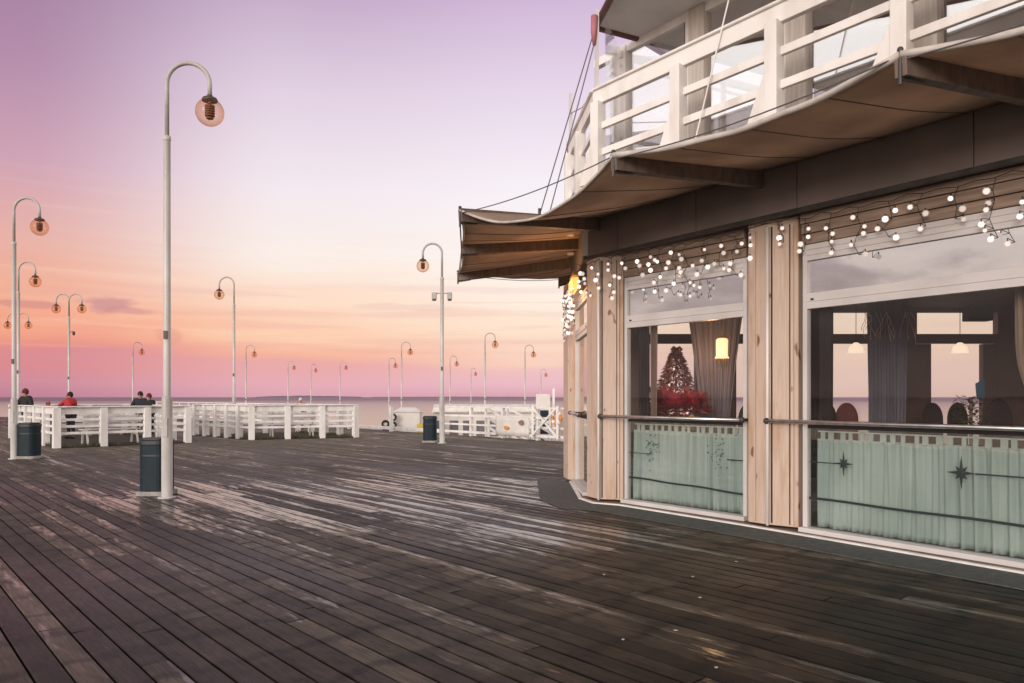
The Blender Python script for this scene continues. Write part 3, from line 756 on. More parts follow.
for i, (x, y, z, l) in enumerate(((385.5,37,0,'pair of black tyre fenders hanging by the open pier edge, left of the tarpaulin block'),(393,39,.28,'black tyre fenders hung higher on the post by the tarpaulin block'))):
    t = thing('tyre_fender', (lx(x,y),y,QZ), l, 'tyre fender', 'black fenders on the quay')
    m = MB(); m.box(lx(x,y), y+.12, QZ+.95+z/2, .14, .14, 1.9+z); m.build('support_post', M['white'], t)
    for k in range(2):
        m = MB(); c = (lx(x,y), y, -.25+.42*k+z); m.tube([(c[0]+.15*cos(a), c[1], c[2]+.15*sin(a)) for a in [2*pi*j/14 for j in range(15)]], .055, 8); m.build('tyre', M['tyre'], t, smooth=True)
t = thing('rescue_box', (lx(420,36.5),36.5,QZ), 'small yellow rescue equipment box beside the tarpaulin block', 'box')
m = MB(); m.box(lx(420,36.5),36.5,-.02,.3,.25,.42); m.build('box', M['yellow'], t, bevel=.03)
m = MB(); m.box(lx(420,36.5),36.6,-.9,.08,.08,1.4); m.build('stand', M['white'], t)

# ------------------------------------------------------------------ THE RESTAURANT
W0, W1, W2 = Vector((1.60,10.50)), Vector((2.82,8.94)), Vector((3.22,8.25))
FD = Vector((.576,-.818)).normalized(); W3 = W2 + FD*3.3; W4 = W3 + FD*.6; W5 = W4+FD*3.2
FN = Vector((-FD.y*-1, 0))
FN = Vector((-.818,-.576)).normalized()      # outward
C1 = Vector((1.22,10.68)); C3 = Vector((1.05,13.55))
B = thing('restaurant_building', (3,10,0), 'round glazed pier restaurant with plywood pillars, sail canopy and white upper balcony', 'building')
def P3(p, z): return Vector((p[0], p[1], z))
def nrm(a, b):
    d = (Vector(b)-Vector(a)).normalized(); n = Vector((d.y, -d.x))
    return n   # right-hand normal
def seg_out(a, b):
    n = nrm(a, b); mid = (Vector(a)+Vector(b))/2
    return n if n.dot(Vector((5,11))-mid) < 0 else -n

# floor slab, ceiling, back structure
foot = [(1.25,10.7),(1.62,10.44),(2.84,8.9),(3.24,8.2),tuple(W3),tuple(W5),(13,1.5),(13,13.5),(1.1,13.5)]
m = MB(); m.prism([(1.3,10.8),(1.68,10.56),(2.9,9.0),(3.32,8.31),tuple(W3-FN*.1),tuple(W5-FN*.1),(12.9,1.6),(12.9,13.4),(1.2,13.4)], .002, .07); m.build('floor', M['room_floor'], B)
m = MB(); m.prism([(1.3,10.8),(1.68,10.56),(2.9,9.0),(3.32,8.31),tuple(W3-FN*.1),tuple(W5-FN*.1),(12.9,1.6),(12.9,13.4),(1.2,13.4)], 3.10, 3.5); m.build('ceiling', M['room_ceil'], B)
m = MB(); m.box(13, 7.5, 1.76, .2, 12, 3.5); m.build('end_wall', M['room_wall'], B)
# back glazed wall at Y=13.5
def back_wall():
    y = 13.5
    xs = [1.25, 2.0, 3.32, 3.9, 5.62, 6.35, 7.15, 8.38, 8.62, 10.2, 10.8, 12.9]
    m = MB()
    m.box(7.0, y, .08, 11.6, .14, .15); m.box(7.0, y, 2.545, 11.6, .13, .17); m.box(7.0, y, 3.2, 11.6, .16, .36)
    for x, w in ((1.8,1.3),(3.6,.62),(5.05,1.0),(6.85,.8),(8.95,.5),(10.8,.5),(12.7,.3)):
        m.box(x, y-.002, 1.7, w, .15, 2.9)
    for x in (7.38,8.57): m.box(x, y-.004, 1.25, .26, .12, 2.4)
    m.build('back_window_frame', M['back_frame'], B)
    w = KIDS[B][-1]
    m = MB(); m.box(7.0, y, 1.7, 11.4, .012, 2.6); m.build('pane', M['glass_clear'], w)
back_wall()

# pillars (plywood clad prisms), each with a white conduit on its edge
def pillar(pts, conduit, rzone=0, z1=3.50):
    m = MB(); m.prism(pts, .055, z1); o = m.build('pillar', M['ply'], B, bevel=.006)
    if conduit:
        c = MB(); c.tube([(conduit[0], conduit[1], .05), (conduit[0], conduit[1], 3.42)], .017, 10); c.build('conduit', M['white'], o, smooth=True)
    a = Vector(pts[1]); b = Vector(pts[2])
    return o
pillar([(1.20,11.15),(1.09,10.93),(1.215,10.60),(1.56,10.50),(1.70,10.75)], (1.22,10.565))
pillar([(2.88,8.96),(2.74,8.70),(2.885,8.50),(3.165,8.29),(3.33,8.45),(3.1,9.0)], (2.885,8.47))
q0 = W3; pillar([tuple(q0-FN*.25), tuple(q0+FN*.12), tuple(q0+FN*.2+FD*.2), tuple(W4+FN*.02), tuple(W4-FN*.25)], tuple(q0+FN*.24+FD*.2))
pillar([(.93,13.55),(.98,13.15),(1.16,12.95),(1.32,13.0),(1.35,13.7),(1.1,13.8)], None)
# battens on the pillar faces
def batten(o, a, b, w=.03, z0=.08, z1=3.4):
    m = MB(); a = Vector(a); b = Vector(b); d = (b-a).normalized(); rz = atan2(d.y, d.x)
    m.box(b.x, b.y, (z0+z1)/2, w, .02, z1-z0, rz); m.build('batten', M['ply'], o)
pl = [o for o in KIDS[B] if o.name.startswith('pillar')]
batten(pl[1], (2.885,8.495), (3.11,8.318)); batten(pl[0], (1.215,10.59), (1.49,10.505))
batten(pl[1], (2.74,8.688), (2.79,8.615), .025)
def dark_strip(o, x, y, rz, w=.016):  # dark strips painting panel joints and the shadow beside the conduit
    m = MB(); m.box(x, y, 1.75, w, .012, 3.34, rz); m.build('shadow_strip', M['black'], o)
_r = atan2(8.29-8.50, 3.165-2.885); dark_strip(pl[1], 2.93, 8.462, _r); dark_strip(pl[1], 3.09, 8.342, _r, .01)
_r = atan2(10.50-10.60, 1.56-1.215); dark_strip(pl[0], 1.27, 10.580, _r); dark_strip(pl[0], 1.47, 10.522, _r, .01)

def rz_of(a, b): d = Vector(b)-Vector(a); return atan2(d.y, d.x)
def window(a, b, label=None):
    a, b = Vector(a), Vector(b); d = (b-a).normalized(); L_ = (b-a).length; mid = (a+b)/2; rz = rz_of(a, b); n = seg_out(a, b)
    f = MB()
    def bar(s0, s1, z0, z1, off=0, th=.08):
        c = a+d*((s0+s1)/2)+n*off; f.box(c.x, c.y, (z0+z1)/2, s1-s0, th, z1-z0, rz)
    bar(0, .05, .081, 3.16); bar(L_-.05, L_, .081, 3.16)
    bar(.05, L_-.05, 2.46, 2.63, .0, .085); bar(.05, L_-.05, 2.535, 2.545, .045, .012)
    bar(.05, L_-.05, 2.985, 3.16); bar(.05, L_-.05, 3.04, 3.052, .043, .014); bar(.05, L_-.05, 3.10, 3.112, .043, .014)
    fo = f.build('window_frame', M['alu'], B, bevel=.004)
    p = MB(); c = mid; p.box(c.x, c.y, (1.20+2.46)/2, L_-.1, .010, 1.26, rz); p.build('pane', M['glass'], fo)
    p = MB(); p.box(c.x, c.y, (2.63+2.985)/2, L_-.1, .010, .355, rz); p.build('upper_pane', M['glass_up'], fo)
    p = MB(); p.box(c.x, c.y, (.081+1.16)/2, L_-.1, .010, 1.079, rz); p.build('lower_pane', M['glass_low'], fo)
    p = MB(); p.box(c.x, c.y, 1.18, L_-.1, .03, .04, rz); p.build('mid_bar', M['black'], fo)
    s = MB(); c = mid+n*.03; s.box(c.x, c.y, .055, L_+.02, .16, .05, rz); s.build('sill', M['alu'], fo, bevel=.004)
    # blind box behind the upper pane
    k = MB(); c0 = a+d*(.05+.17)-n*.10; c1 = b-d*.05-n*.10; c = (c0+c1)/2; k.box(c.x, c.y, 2.8, (c1-c0).length, .03, .5, rz); k.build('blind_box', M['blind'], fo)
    k = MB(); c = a+d*(.10)-n*.12; k.box(c.x, c.y, 2.8, .26, .03, .5, rz); k.build('blind_end', M['black'], fo)
    dd = MB(); c = a+d*.12+n*.046; dd.box(c.x, c.y, 2.56, .035, .008, .02, rz); dd.build('drain_cap', M['black'], fo)
    return fo
win1 = window(W0, W1); win2 = window(W2, W3); win3 = window(W4, W5)
win4 = window((1.16,11.16), (1.13,12.96))

# plinth, white strip, panelling above windows
line = [(1.06,13.2),(1.03,10.98),(1.17,10.52),(1.50,10.32),(2.70,8.72),(3.12,8.12)] + [tuple(W3+FN*.2), tuple(W5+FN*.2)]
def offset_line(Ls, o):
    out = []
    for i, p in enumerate(Ls):
        p = Vector(p); ns = []
        if i > 0: ns.append(seg_out(Ls[i-1], Ls[i]))
        if i < len(Ls)-1: ns.append(seg_out(Ls[i], Ls[i+1]))
        n = sum(ns, Vector((0,0))); n.normalize(); out.append(p+n*o/max(.5, n.dot(ns[0])))
    return out
inn = offset_line(line, -.35)
m = MB(); m.prism([tuple(p) for p in line]+[tuple(p) for p in inn[::-1]], .0015, .032); m.build('plinth', M['plinth'], B)
o1 = offset_line(line, .055)
m = MB(); m.prism([tuple(p) for p in o1]+[tuple(p) for p in offset_line(line, .002)[::-1]], .0015, .028); m.build('white_edging', M['white'], B, bevel=.003)
ol = offset_line(line, .065); oo = offset_line(line, .62)
oo[0] = Vector((.45,13.4)); 
m = MB(); m.prism([tuple(p) for p in ol]+[tuple(p) for p in oo[::-1]], .004, .013); m.build('rubber_mat', M['mat'], label='dark grey ribbed mat laid along the foot of the restaurant glazing', cat='mat', origin=(2,9,0))

def band(pts, z0, z1, off, th, name, mt, parent=B, bevel=0):
    for i in range(len(pts)-1):
        a, b = Vector(pts[i]), Vector(pts[i+1]); n = seg_out(a, b)
        m = MB(); c = (a+b)/2+n*off; m.box(c.x, c.y, (z0+z1)/2, (b-a).length, th, z1-z0, rz_of(a, b)); m.build(name, mt, parent, bevel=bevel)
for a, b in ((W0,W1),(W2,W3),(W4,W5)):
    m = MB(); d = (b-a).normalized(); n = FN; L_ = (b-a).length; rz = rz_of(a, b)
    for k in range(3):
        c = (a+b)/2+n*(.02+.02*k); m.box(c.x, c.y, 3.165+.055+k*.112, L_, .05, .105, rz)
    m.build('head_panelling', M['panel_wood'], B, bevel=.004)
# fascia beam
fl = [(1.08,13.6),(1.05,10.82),(1.45,10.28),(3.05,8.02)] + [tuple(W5+FN*.27)]
for i in range(len(fl)-1):
    a, b = Vector(fl[i]), Vector(fl[i+1]); n = seg_out(a, b); L_ = (b-a).length; k = max(1, round(L_/1.8)); d = (b-a)/k
    for j in range(k):
        p, e = a+d*j, a+d*(j+1); s = (e-p).normalized()*.004
        m = MB(); c = (p+e)/2-n*.05; m.box(c.x, c.y, 3.78, (e-p).length-.008, .12, .52, rz_of(a, b)); m.build('fascia_panel', M['fascia'], B, bevel=.004)
m = MB()
for i in range(len(fl)-1):
    a, b = Vector(fl[i]), Vector(fl[i+1]); n = seg_out(a, b); c = (a+b)/2-n*.03; m.box(c.x, c.y, 3.50+.001*i, (b-a).length+.05, .07, .05, rz_of(a, b))
m.build('light_track', M['dark_metal'], B)
m = MB(); m.box(1.07,10.80,3.78,.10,.10,.5,radians(60)); m.build('corner_cap', M['alu'], B, bevel=.01)

# handrails
def handrail(a, b, off=.13, z=1.23):
    a, b = Vector(a), Vector(b); n = seg_out(a, b); p, q = a+n*off, b+n*off
    m = MB(); m.tube([P3(p,z), P3(q,z)], .023, 14); h = m.build('handrail', M['steel'], B, smooth=True)
    for e in (p, q):
        s = MB(); s.tube([P3(e, z), P3(e-n*(off+.02), z)], .018, 10); s.lathe([(.035,0),(.035,.001)], (e.x,e.y,z), 8)
        s.build('bracket', M['dark_metal'], h)
        s = MB(); s.sphere((e.x,e.y,z), .036, 12, 8); s.build('end_knob', M['dark_metal'], h, smooth=True)
handrail(Vector((1.36,10.62)), W1+(W1-W0).normalized()*.02, .17); handrail(Vector((3.0,8.55)), W3+FD*.1, .16)
handrail((1.13,12.9),(1.14,11.1),.13)

# ---- canopy: radial struts, sails, cables
Zt, Zb = 3.80, 4.00
T = [Vector((.92,14.7)), Vector((-1.02,14.14)), Vector((-.77,11.5)), Vector((-.65,9.38)), Vector((.98,7.25)), Vector((2.65,5.12)), Vector((4.30,2.98)), Vector((5.95,.85))]
I = [Vector((1.6,14.7)), Vector((1.10,13.5)), Vector((1.08,11.9)), Vector((1.20,10.55)), Vector((2.78,8.38)), Vector((4.42,6.10)), Vector((6.05,3.8)), Vector((7.7,1.5))]
for i, (t_, i_) in enumerate(zip(T, I)):
    m = MB(); a = P3(t_, Zt-.03); b = P3(i_, Zb-.08)
    m.beam(a, b, .09, .17); so = m.build('canopy_strut', M['strut'], B, bevel=.006)
    s = MB(); s.tube([a+Vector((0,0,-.14)), a+Vector((0,0,.10))], .014, 8); s.beam(a+Vector((0,0,-.10)), a+(b-a).normalized()*.25+Vector((0,0,-.09)), .02, .02)
    s.sphere(a+Vector((0,0,.10)), .022, 8, 6); s.build('strut_shackle', M['dark_metal'], so)
sags = [(.05,.05),(.07,.05),(.05,.04),(.30,.2),(.07,.2),(.07,.2),(.07,.2)]
for i in range(len(T)-1):
    t0, t1, i0, i1 = T[i], T[i+1], I[i], I[i+1]; sz, sp = sags[i]
    n = -seg_out(t0, t1)
    rows = []; NU, NV = 26, 12
    for a in range(NV+1):
        v = a/NV; row = []
        for b in range(NU+1):
            u = b/NU; q_ = 4*u*(1-u)
            skew = q_*(1-.25*(2*u-1)) if i == 3 else q_
            o = t0+(t1-t0)*u + n*(sp*q_); w = i0+(i1-i0)*u
            p = o*(1-v)+w*v
            z = (Zt+.035)*(1-v)+(Zb+.012)*v - sz*skew*(1-v)**1.3 - .05*q_*sin(pi*v) + .006*sin(u*23+v*9)*q_*(1-v)
            row.append((p.x, p.y, z))
        rows.append(row)
    m = MB(); m.sheet(rows, .008); so = m.build('canopy_sail', M['sail'], B, smooth=True)
    e = MB(); e.tube([Vector(p)+Vector((0,0,.002)) for p in rows[0]], .028 if i >= 4 else .016, 8); e.build('sail_hem', M['sail_edge'], so, smooth=True)
    for fr_ in (6, 13, 20):
        e = MB(); e.tube([Vector(rows[a][fr_])+Vector((0,0,-.006)) for a in range(NV+1)], .006, 5); e.build('sail_seam', M['strut'], so)
    c = MB(); c.tube([P3(t0+(t1-t0)*(q_/10), Zt+.03*q_/10-.26*(q_/10)*(1-q_/10)) for q_ in range(11)], .006, 6); c.build('edge_cable', M['cable'], B)
    if i in (1,2):
        c = MB(); c.tube([P3(t0, Zt-.16), P3(t1, Zt-.16)], .007, 6); c.build('edge_cable', M['cable'], B)

# ---- balcony
BD = Vector((.6,-.8)); BN = Vector((-.8,-.6)); B0 = Vector((1.06,9.5)); BE = B0+BD*9.8
Bb = [Vector((1.2,14.4)), Vector((.90,11.5)), B0, BE]
m = MB(); m.prism([tuple(p) for p in Bb]+[tuple(BE-BN*5), (5,14.4)], 4.06, 4.19); m.build('balcony_floor', M['up_floor'], B)
def brail(a, b, ts):
    a, b = Vector(a), Vector(b); d = (b-a).normalized(); L_ = (b-a).length; n = seg_out(a, b); rz = rz_of(a, b)
    m = MB(); m.beam(P3(a, 5.27), P3(b, 5.27), .07, .18); m.beam(P3(a, 5.375), P3(b, 5.375), .14, .03); m.build('balcony_top_rail', M['white'], B, bevel=.008)
    for z in (4.90, 4.57):
        m = MB(); m.beam(P3(a-n*.0, z), P3(b-n*.0, z), .05, .085); m.build('balcony_rail', M['white'], B, bevel=.006)
    m = MB(); m.beam(P3(a+n*.02, 4.12), P3(b+n*.02, 4.12), .05, .2); m.build('balcony_edge_board', M['white'], B, bevel=.006)
    for t_ in ts:
        p = a+d*t_; m = MB(); c = p+n*.03; m.box(c.x, c.y, 4.58, .14, .14, 1.24, rz); po = m.build('balcony_post', M['white'], B, bevel=.008)
        g = MB(); g.add([P3(p-d*.07-d*.26+n*.0, 4.21), P3(p-d*.072, 4.21), P3(p-d*.072, 4.72), P3(p-d*.11, 4.72)]+[P3(p-d*.07-d*.26+n*.05, 4.21), P3(p-d*.072+n*.05, 4.21), P3(p-d*.072+n*.05, 4.72), P3(p-d*.11+n*.05, 4.72)], [(0,1,2,3),(7,6,5,4),(0,4,5,1),(1,5,6,2),(2,6,7,3),(3,7,4,0)])
        g.build('post_bracket', M['white'], po, bevel=.003)
brail(B0, BE, [.07,1.37,2.59,3.83,5.05,6.3,7.5,8.7])
brail(Bb[1], B0, [.07,1.0]); brail(Bb[0], Bb[1], [.1,1.4])
m = MB(); m.beam(P3(Bb[1],5.3), P3(Bb[1],6.15), .05,.05); m.build('screen_post', M['alu'], B)
m = MB(); p = B0+BD*.0+BN*-.02; m.beam(P3(p,5.4), P3(p,6.40), .05,.05); sp_ = m.build('screen_post', M['alu'], B)
m = MB(); m.tube([P3(p+BN*.04, 6.32), P3(p+BN*.05, 6.1), P3(p+BN*.045,5.95)], [.045,.04,.02], 8); m.build('cloth_tie', M['pink'], sp_, smooth=True)
m = MB(); m.tube([P3(Bb[1],5.85), P3((Bb[1]+B0)/2,5.55), P3(B0,5.45)], .006, 6); m.build('slack_cable', M['cable'], B)
# clear windbreak between post and upper wall
U0 = Vector((1.23,10.98)); UD = BD
m = MB(); a = B0-BN*.12+BD*.05; b = U0+UD*.55; m.box((a.x+b.x)/2,(a.y+b.y)/2,5.35,(b-a).length,.01,1.9,rz_of(a,b)); m.build('side_screen', M['glass_clear'], B)
# upper glazed wall: pillars, mullions, panes
ups = [.55,1.90,3.28,4.65,6.0,7.4,8.8]
for k, t_ in enumerate(ups):
    p = U0+UD*t_; rz = rz_of((0,0), BD)
    m = MB(); m.box(p.x, p.y, 5.3, .24, .16, 2.2, rz); po = m.build('upper_pillar', M['upper_wood'] if k else M['white'], B, bevel=.006)
    m = MB(); c = p-UD*.15+BN*.03; m.box(c.x, c.y, 5.3, .055, .08, 2.2, rz); m.build('upper_mullion', M['white'], po)
    m = MB(); c = p-UD*.205+BN*.01; m.box(c.x, c.y, 5.3, .03, .05, 2.2, rz); m.build('upper_gasket', M['dark_metal'], po)
    if k < len(ups)-1:
        e = U0+UD*ups[k+1]; c = (p+e)/2
        m = MB(); m.box(c.x, c.y, 5.3, (e-p).length-.36, .012, 2.15, rz); m.build('upper_glass', M['glass_terrace'], B)
        m = MB(); m.box(c.x, c.y, 4.24, (e-p).length-.34, .08, .08, rz); m.build('upper_sill', M['white'], B)
        # thin posts and furniture-like frames inside the glazed terrace
        g = p*.5+e*.5 - BN*1.1; m = MB(); m.tube([P3(g,4.19),P3(g,5.5)], .02, 8); m.tube([P3(g+UD*.12,4.19),P3(g+UD*.12,5.5)], .012, 8); m.build('inner_post', M['alu'], B)
m = MB(); m.beam(P3(U0,6.36), P3(U0+UD*9.2,6.36), .10,.12); m.build('upper_head', M['white'], B, bevel=.006)
# back side of glazed terrace
U2 = Vector((1.50,10.45)); bd = Vector((.89,.46)).normalized()
m = MB(); m.beam(P3(U2,6.27), P3(U2+bd*6,6.27), .08,.09); m.build('terrace_head_beam', M['white'], B)
m = MB(); m.beam(P3(U2,6.12), P3(U2+bd*6,6.12), .04,.03); m.build('terrace_head_rail', M['white'], B)
for s_ in (1.9,3.6,5.4):
    p = U2+bd*s_; m = MB(); m.beam(P3(p,4.19), P3(p,6.22), .07,.07); m.build('terrace_post', M['alu'], B)
m = MB(); m.beam(P3(U2,5.1), P3(U2+bd*6,5.1), .05,.05); m.build('terrace_rail', M['alu'], B)
# roof
ra = Vector((.15,-.99)).normalized(); rb = Vector((.89,.46)).normalized(); E0 = Vector((1.12,9.9))
rp = [E0, E0+ra*9.5, E0+ra*9.5+rb*9, E0+rb*9]
m = MB(); m.prism([tuple(p) for p in rp], 6.405, 6.44); m.build('roof_soffit', M['soffit'], B)
m = MB(); ap = (rp[0]+rp[2])/2
m.add([P3(rp[0],6.441),P3(rp[1],6.441),P3(rp[2],6.441),P3(rp[3],6.441),P3(ap,8.2)], [(0,1,4),(1,2,4),(2,3,4),(3,0,4),(3,2,1,0)]); m.build('roof', M['roof'], B)
m = MB(); m.tube([P3(E0-ra*.05,6.42), P3(E0+ra*9.5,6.42)], .045, 10); m.tube([P3(E0-ra*.05,6.40), P3(E0+rb*9,6.40)], .04, 10); m.build('gutter', M['roof'], B, smooth=True)
for k in range(4):
    p = E0+ra*(1.8+1.6*k); m = MB(); m.beam(P3(p,6.385), P3(p+rb*8,6.385), .05,.035); m.build('soffit_batten', M['white'], B)
m = MB(); m.box(3.9,7.6,6.35,1.5,.06,.04,radians(-28)); m.box(3.9,7.75,6.35,1.5,.06,.04,radians(-28)); m.build('strip_light', M['white'], B)
# stays
E0z = P3(E0+rb*-.03, 6.36)
m = MB(); m.tube([E0z, P3(T[3]*.45+I[3]*.55, 3.93)], .008, 6); m.build('stay_cable', M['cable'], B)
m = MB(); m.tube([P3(B0,6.05), P3(T[3]*.38+I[3]*.62, 3.95)], .008, 6); m.build('stay_cable', M['cable'], B)
m = MB(); p = T[3]*.45+I[3]*.55; m.tube([P3(p,3.90), P3(p,4.02)], .02, 8); m.build('turnbuckle', M['dark_metal'], B)
m = MB(); a = B0+BD*1.65+BN*.1; b = B0+BD*2.15+BN*.05; m.tube([P3(a,4.22), P3(b,5.9), P3(b+BD*.3,7.0)], .009, 6); m.sphere(P3(a,4.24), .03, 8, 6); m.build('white_rope', M['white'], B)

# ------------------------------------------------------------------ lit wall lamp by the side face
t = thing('wall_lamp', (1.0,11.3,3.0), 'glowing amber strip lamp under the canopy at the restaurant corner', 'lamp')
m = MB(); m.box(.97, 11.6, 3.36, .10, .75, .06); m.build('housing', M['brass'], t)
m = MB(); m.box(.95, 11.6, 3.22, .09, .70, .16); m.build('diffuser', M['amber'], t)

pl_ = bpy.data.lights.new('wall_lamp_light', 'POINT'); pl_.energy = 26; pl_.color = (1,.50,.20); pl_.shadow_soft_size = .15
po_ = bpy.data.objects.new('wall_lamp_light', pl_); COL.objects.link(po_); po_.location = (.72, 11.75, 3.15)
# ------------------------------------------------------------------ icicle lights
def spiky(mb, c, r):
    c = Vector(c); mb.sphere(c, r*1.25, 14, 9)
    for k in range(0):
        a = k*2.4; z = -1+2*(k+.5)/9; h = sqrt(1-z*z); d = Vector((cos(a)*h, sin(a)*h, z))
        mb.tube([c+d*r*.4, c+d*r*1.35], [r*.16, r*.05], 4)
def icicles(a, b, drops, label, z=3.44, seed=1, droplen=(.22,.72), sag=.03, gname='icicle light strings'):
    a, b = Vector(a), Vector(b); R = random.Random(seed); t = thing('icicle_lights', (a.x, a.y, 2.6), label, 'string lights', gname)
    n = seg_out(a, b); w = MB(); path = []
    K = drops*2
    for i in range(K+1): p = a+(b-a)*(i/K); path.append(P3(p, z - sag*(i%2) + R.uniform(-.012,.012)))
    w.tube(path, .0045, 5); bulbs = []
    for i in range(drops):
        s = (i+.5+R.uniform(-.15,.15))/drops; p = a+(b-a)*s; L_ = R.uniform(*droplen); nb = max(2, round(L_/.092)); pp = [P3(p, z-.02)]
        for k in range(nb):
            p2 = p + (b-a).normalized()*R.uniform(-.045,.045) + n*R.uniform(-.02,.03); q_ = P3(p2, z-.03-(k+1)*L_/nb); pp.append(q_)
            off = (b-a).normalized()*R.choice((-1,1))*R.uniform(.03,.075); bulbs.append((q_, P3(p2+off, q_.z-R.uniform(-.02,.04))))
        w.tube(pp, .0032, 5)
    for q_, bp in bulbs: w.tube([q_, bp], .003, 4); w.tube([bp+Vector((0,0,.05)), bp+Vector((0,0,.02))], .0055, 6); w.tube([q_, bp+Vector((0,0,.05))], .003, 4)
    wo = w.build('wire', M['wire'], t)
    for q_, bp in bulbs:
        m = MB(); spiky(m, bp, R.uniform(.018,.030)); m.build('bulb', M[R.choice(('bulb','bulb_dim','bulb','bulb_bright'))], t, smooth=True)
icicles(Vector((1.28,10.33)), W1+FN*.14, 10, 'icicle string of white star bulbs over the left window with the christmas tree', seed=4, droplen=(.22,.66))
icicles(W1+FN*.2+(W1-W0).normalized()*.0, W2+FN*.18, 2, 'short icicle string of star bulbs across the pillar between the two windows', z=3.47, seed=8, droplen=(.1,.3))
icicles(W2+FN*.15, W3+FN*.15, 11, 'icicle string of white star bulbs over the large right window', seed=11, droplen=(.25,.72))
icicles((.90,13.1), (.93,11.2), 9, 'dense cluster of star bulbs by the glowing amber lamp on the corner', z=3.3, seed=5, droplen=(.4,.8))
icicles((.95,10.9), (1.22,10.42), 3, 'few star bulbs hanging at the restaurant corner pillar', z=3.42, seed=6, droplen=(.3,.55))

# ------------------------------------------------------------------ curtains
def wave_sheet(a, b, z0, z1, amp, freq, matl, label, name='curtain', cat='curtain', pinch=None, nv=14, nu=190, seed=0, group=None, inset_=0.0):
    a, b = Vector(a), Vector(b); d = (b-a).normalized(); n = seg_out(a, b); L_ = (b-a).length; rows = []
    R = random.Random(seed); ph = [R.uniform(-.6,.6) for _ in range(40)]
    for i in range(nv+1):
        v = i/nv; z = z0+(z1-z0)*v; row = []
        w = 1.0
        if pinch: w = pinch(v)
        for j in range(nu+1):
            u = j/nu; s = L_*(.5+(u-.5)*w)
            uu = u+.018*sin(u*17+seed)+.01*sin(u*41+seed*2)+.004*sin(v*3+u*9); off = amp*sin(2*pi*freq*uu)*(.65+.35*sin(2.2*v+7*u+seed))*(.8+.3*sin(u*29)) + amp*.3*sin(2*pi*freq*2.3*u+1)
            p = a+d*s+n*off; row.append((p.x, p.y, z))
        rows.append(row)
    m = MB(); m.sheet(rows, .004); return m, rows
def cafe(a, b, label, seed, fold=.33):
    m, rows = wave_sheet(a, b, .085, 1.045, .052, (Vector(b)-Vector(a)).length/.155, None, '', seed=seed)
    a, b = Vector(a), Vector(b); d = (b-a).normalized(); L_ = (b-a).length; n = seg_out(a, b); rz = rz_of(a, b)
    t = thing('cafe_curtain', (a.x, a.y, .08), label, 'curtain', 'white half curtains behind the glass')
    m.build('cloth', M['cafe'], t, smooth=True)
    k = int(L_/.11); tb_ = MB()
    for j in range(k):
        p = a+d*((j+.5+.12*sin(j*2.7+seed))*L_/k)+n*.01*sin(j*1.9); tb_.box(p.x, p.y, 1.08, .05+.012*sin(j*1.3), .012, .10, rz)
    tb_.build('tabs', M['cafe'], t)
    r = MB(); r.tube([P3(a,1.125), P3(b,1.125)], .008, 8); r.build('rod', M['white'], t)
    return t, (a, d, n, rz)
ct1, f1 = cafe(W0+(W1-W0).normalized()*.07-FN*.10, W1-FN*.10, 'white tab-top half curtain with leaf print behind the left window', 2)
ct2, f2 = cafe(W2+FD*.10-FN*.10, W3-FN*.10, 'white tab-top half curtain with star motifs behind the large right window', 3)
# leaf print (left)
m = MB(); a, d, n, rz = f1; R = random.Random(12)
for cx, zc in ((.33,.78),(1.42,.76)):
    for k in range(34):
        x = cx+R.gauss(0,.06); z = zc+R.gauss(0,.11); p = a+d*x+n*.04; m.box(p.x, p.y, z, .018, .003, .012, rz)
m.build('leaf_print', M['decal'], ct1)
# wave line stickers and compass stars on the lower glass
def on_glass(w0, d, n, s, z): p = w0+d*s+n*.008; return P3(p, z)
def line_sticker(w0, d, n, pts, w):
    rows = [[], []]
    for s, z in pts:
        rows[0].append(on_glass(w0, d, n, s, z-w/2)); rows[1].append(on_glass(w0, d, n, s, z+w/2))
    m = MB(); m.sheet(rows, .002); return m
def star(w0, d, n, s, z, r):
    P = []; c = on_glass(w0, d, n, s, z); D = Vector((d.x, d.y, 0))
    for k in range(16):
        a_ = 2*pi*k/16; rr = (r if k % 4 == 0 else (r*.55 if k % 4 == 2 else r*.27))
        P.append(c+D*(sin(a_)*rr*.85)+Vector((0,0,cos(a_)*rr)))
    N3 = Vector((n.x, n.y, 0))*.003; m = MB(); m.add([p-N3 for p in P]+[p+N3 for p in P]+[c-N3*2, c+N3*2], [(16*0+i,(i+1)%16,32) for i in range(16)]+[(16+(i+1)%16,16+i,33) for i in range(16)]+[(i,16+i,16+(i+1)%16,(i+1)%16) for i in range(16)])
    return m
d1 = (W1-W0).normalized(); L1 = (W1-W0).length; L2 = (W3-W2).length
line_sticker(W0, d1, FN, [(.06+(L1-.12)*i/24, .385-.05*(i/24)**1.3+.005*sin(i*.5)) for i in range(25)], .024).build('line_sticker', M['decal'], win1)
line_sticker(W0, d1, FN, [(.06+.4*i/8, .73) for i in range(9)], .008).build('line_sticker', M['decal'], win1)
line_sticker(W0, d1, FN, [(L1-.3+.24*i/8, .735) for i in range(9)], .014).build('line_sticker', M['decal'], win1)
line_sticker(W2, FD, FN, [(.06+(L2-.12)*i/30, .40-.03*(i/30)+.004*sin(i*.5)) for i in range(31)], .026).build('line_sticker', M['decal'], win2)
star(W2, FD, FN, .46, .80, .13).build('star_sticker', M['decal'], win2)
star(W2, FD, FN, 1.62, .80, .155).build('star_sticker', M['decal'], win2)
line_sticker(W2, FD, FN, [(.07+.32*i/8, .795) for i in range(9)], .010).build('line_sticker', M['decal'], win2)
line_sticker(W2, FD, FN, [(1.74+(L2-1.9)*i/8, .80) for i in range(9)], .014).build('line_sticker', M['decal'], win2)

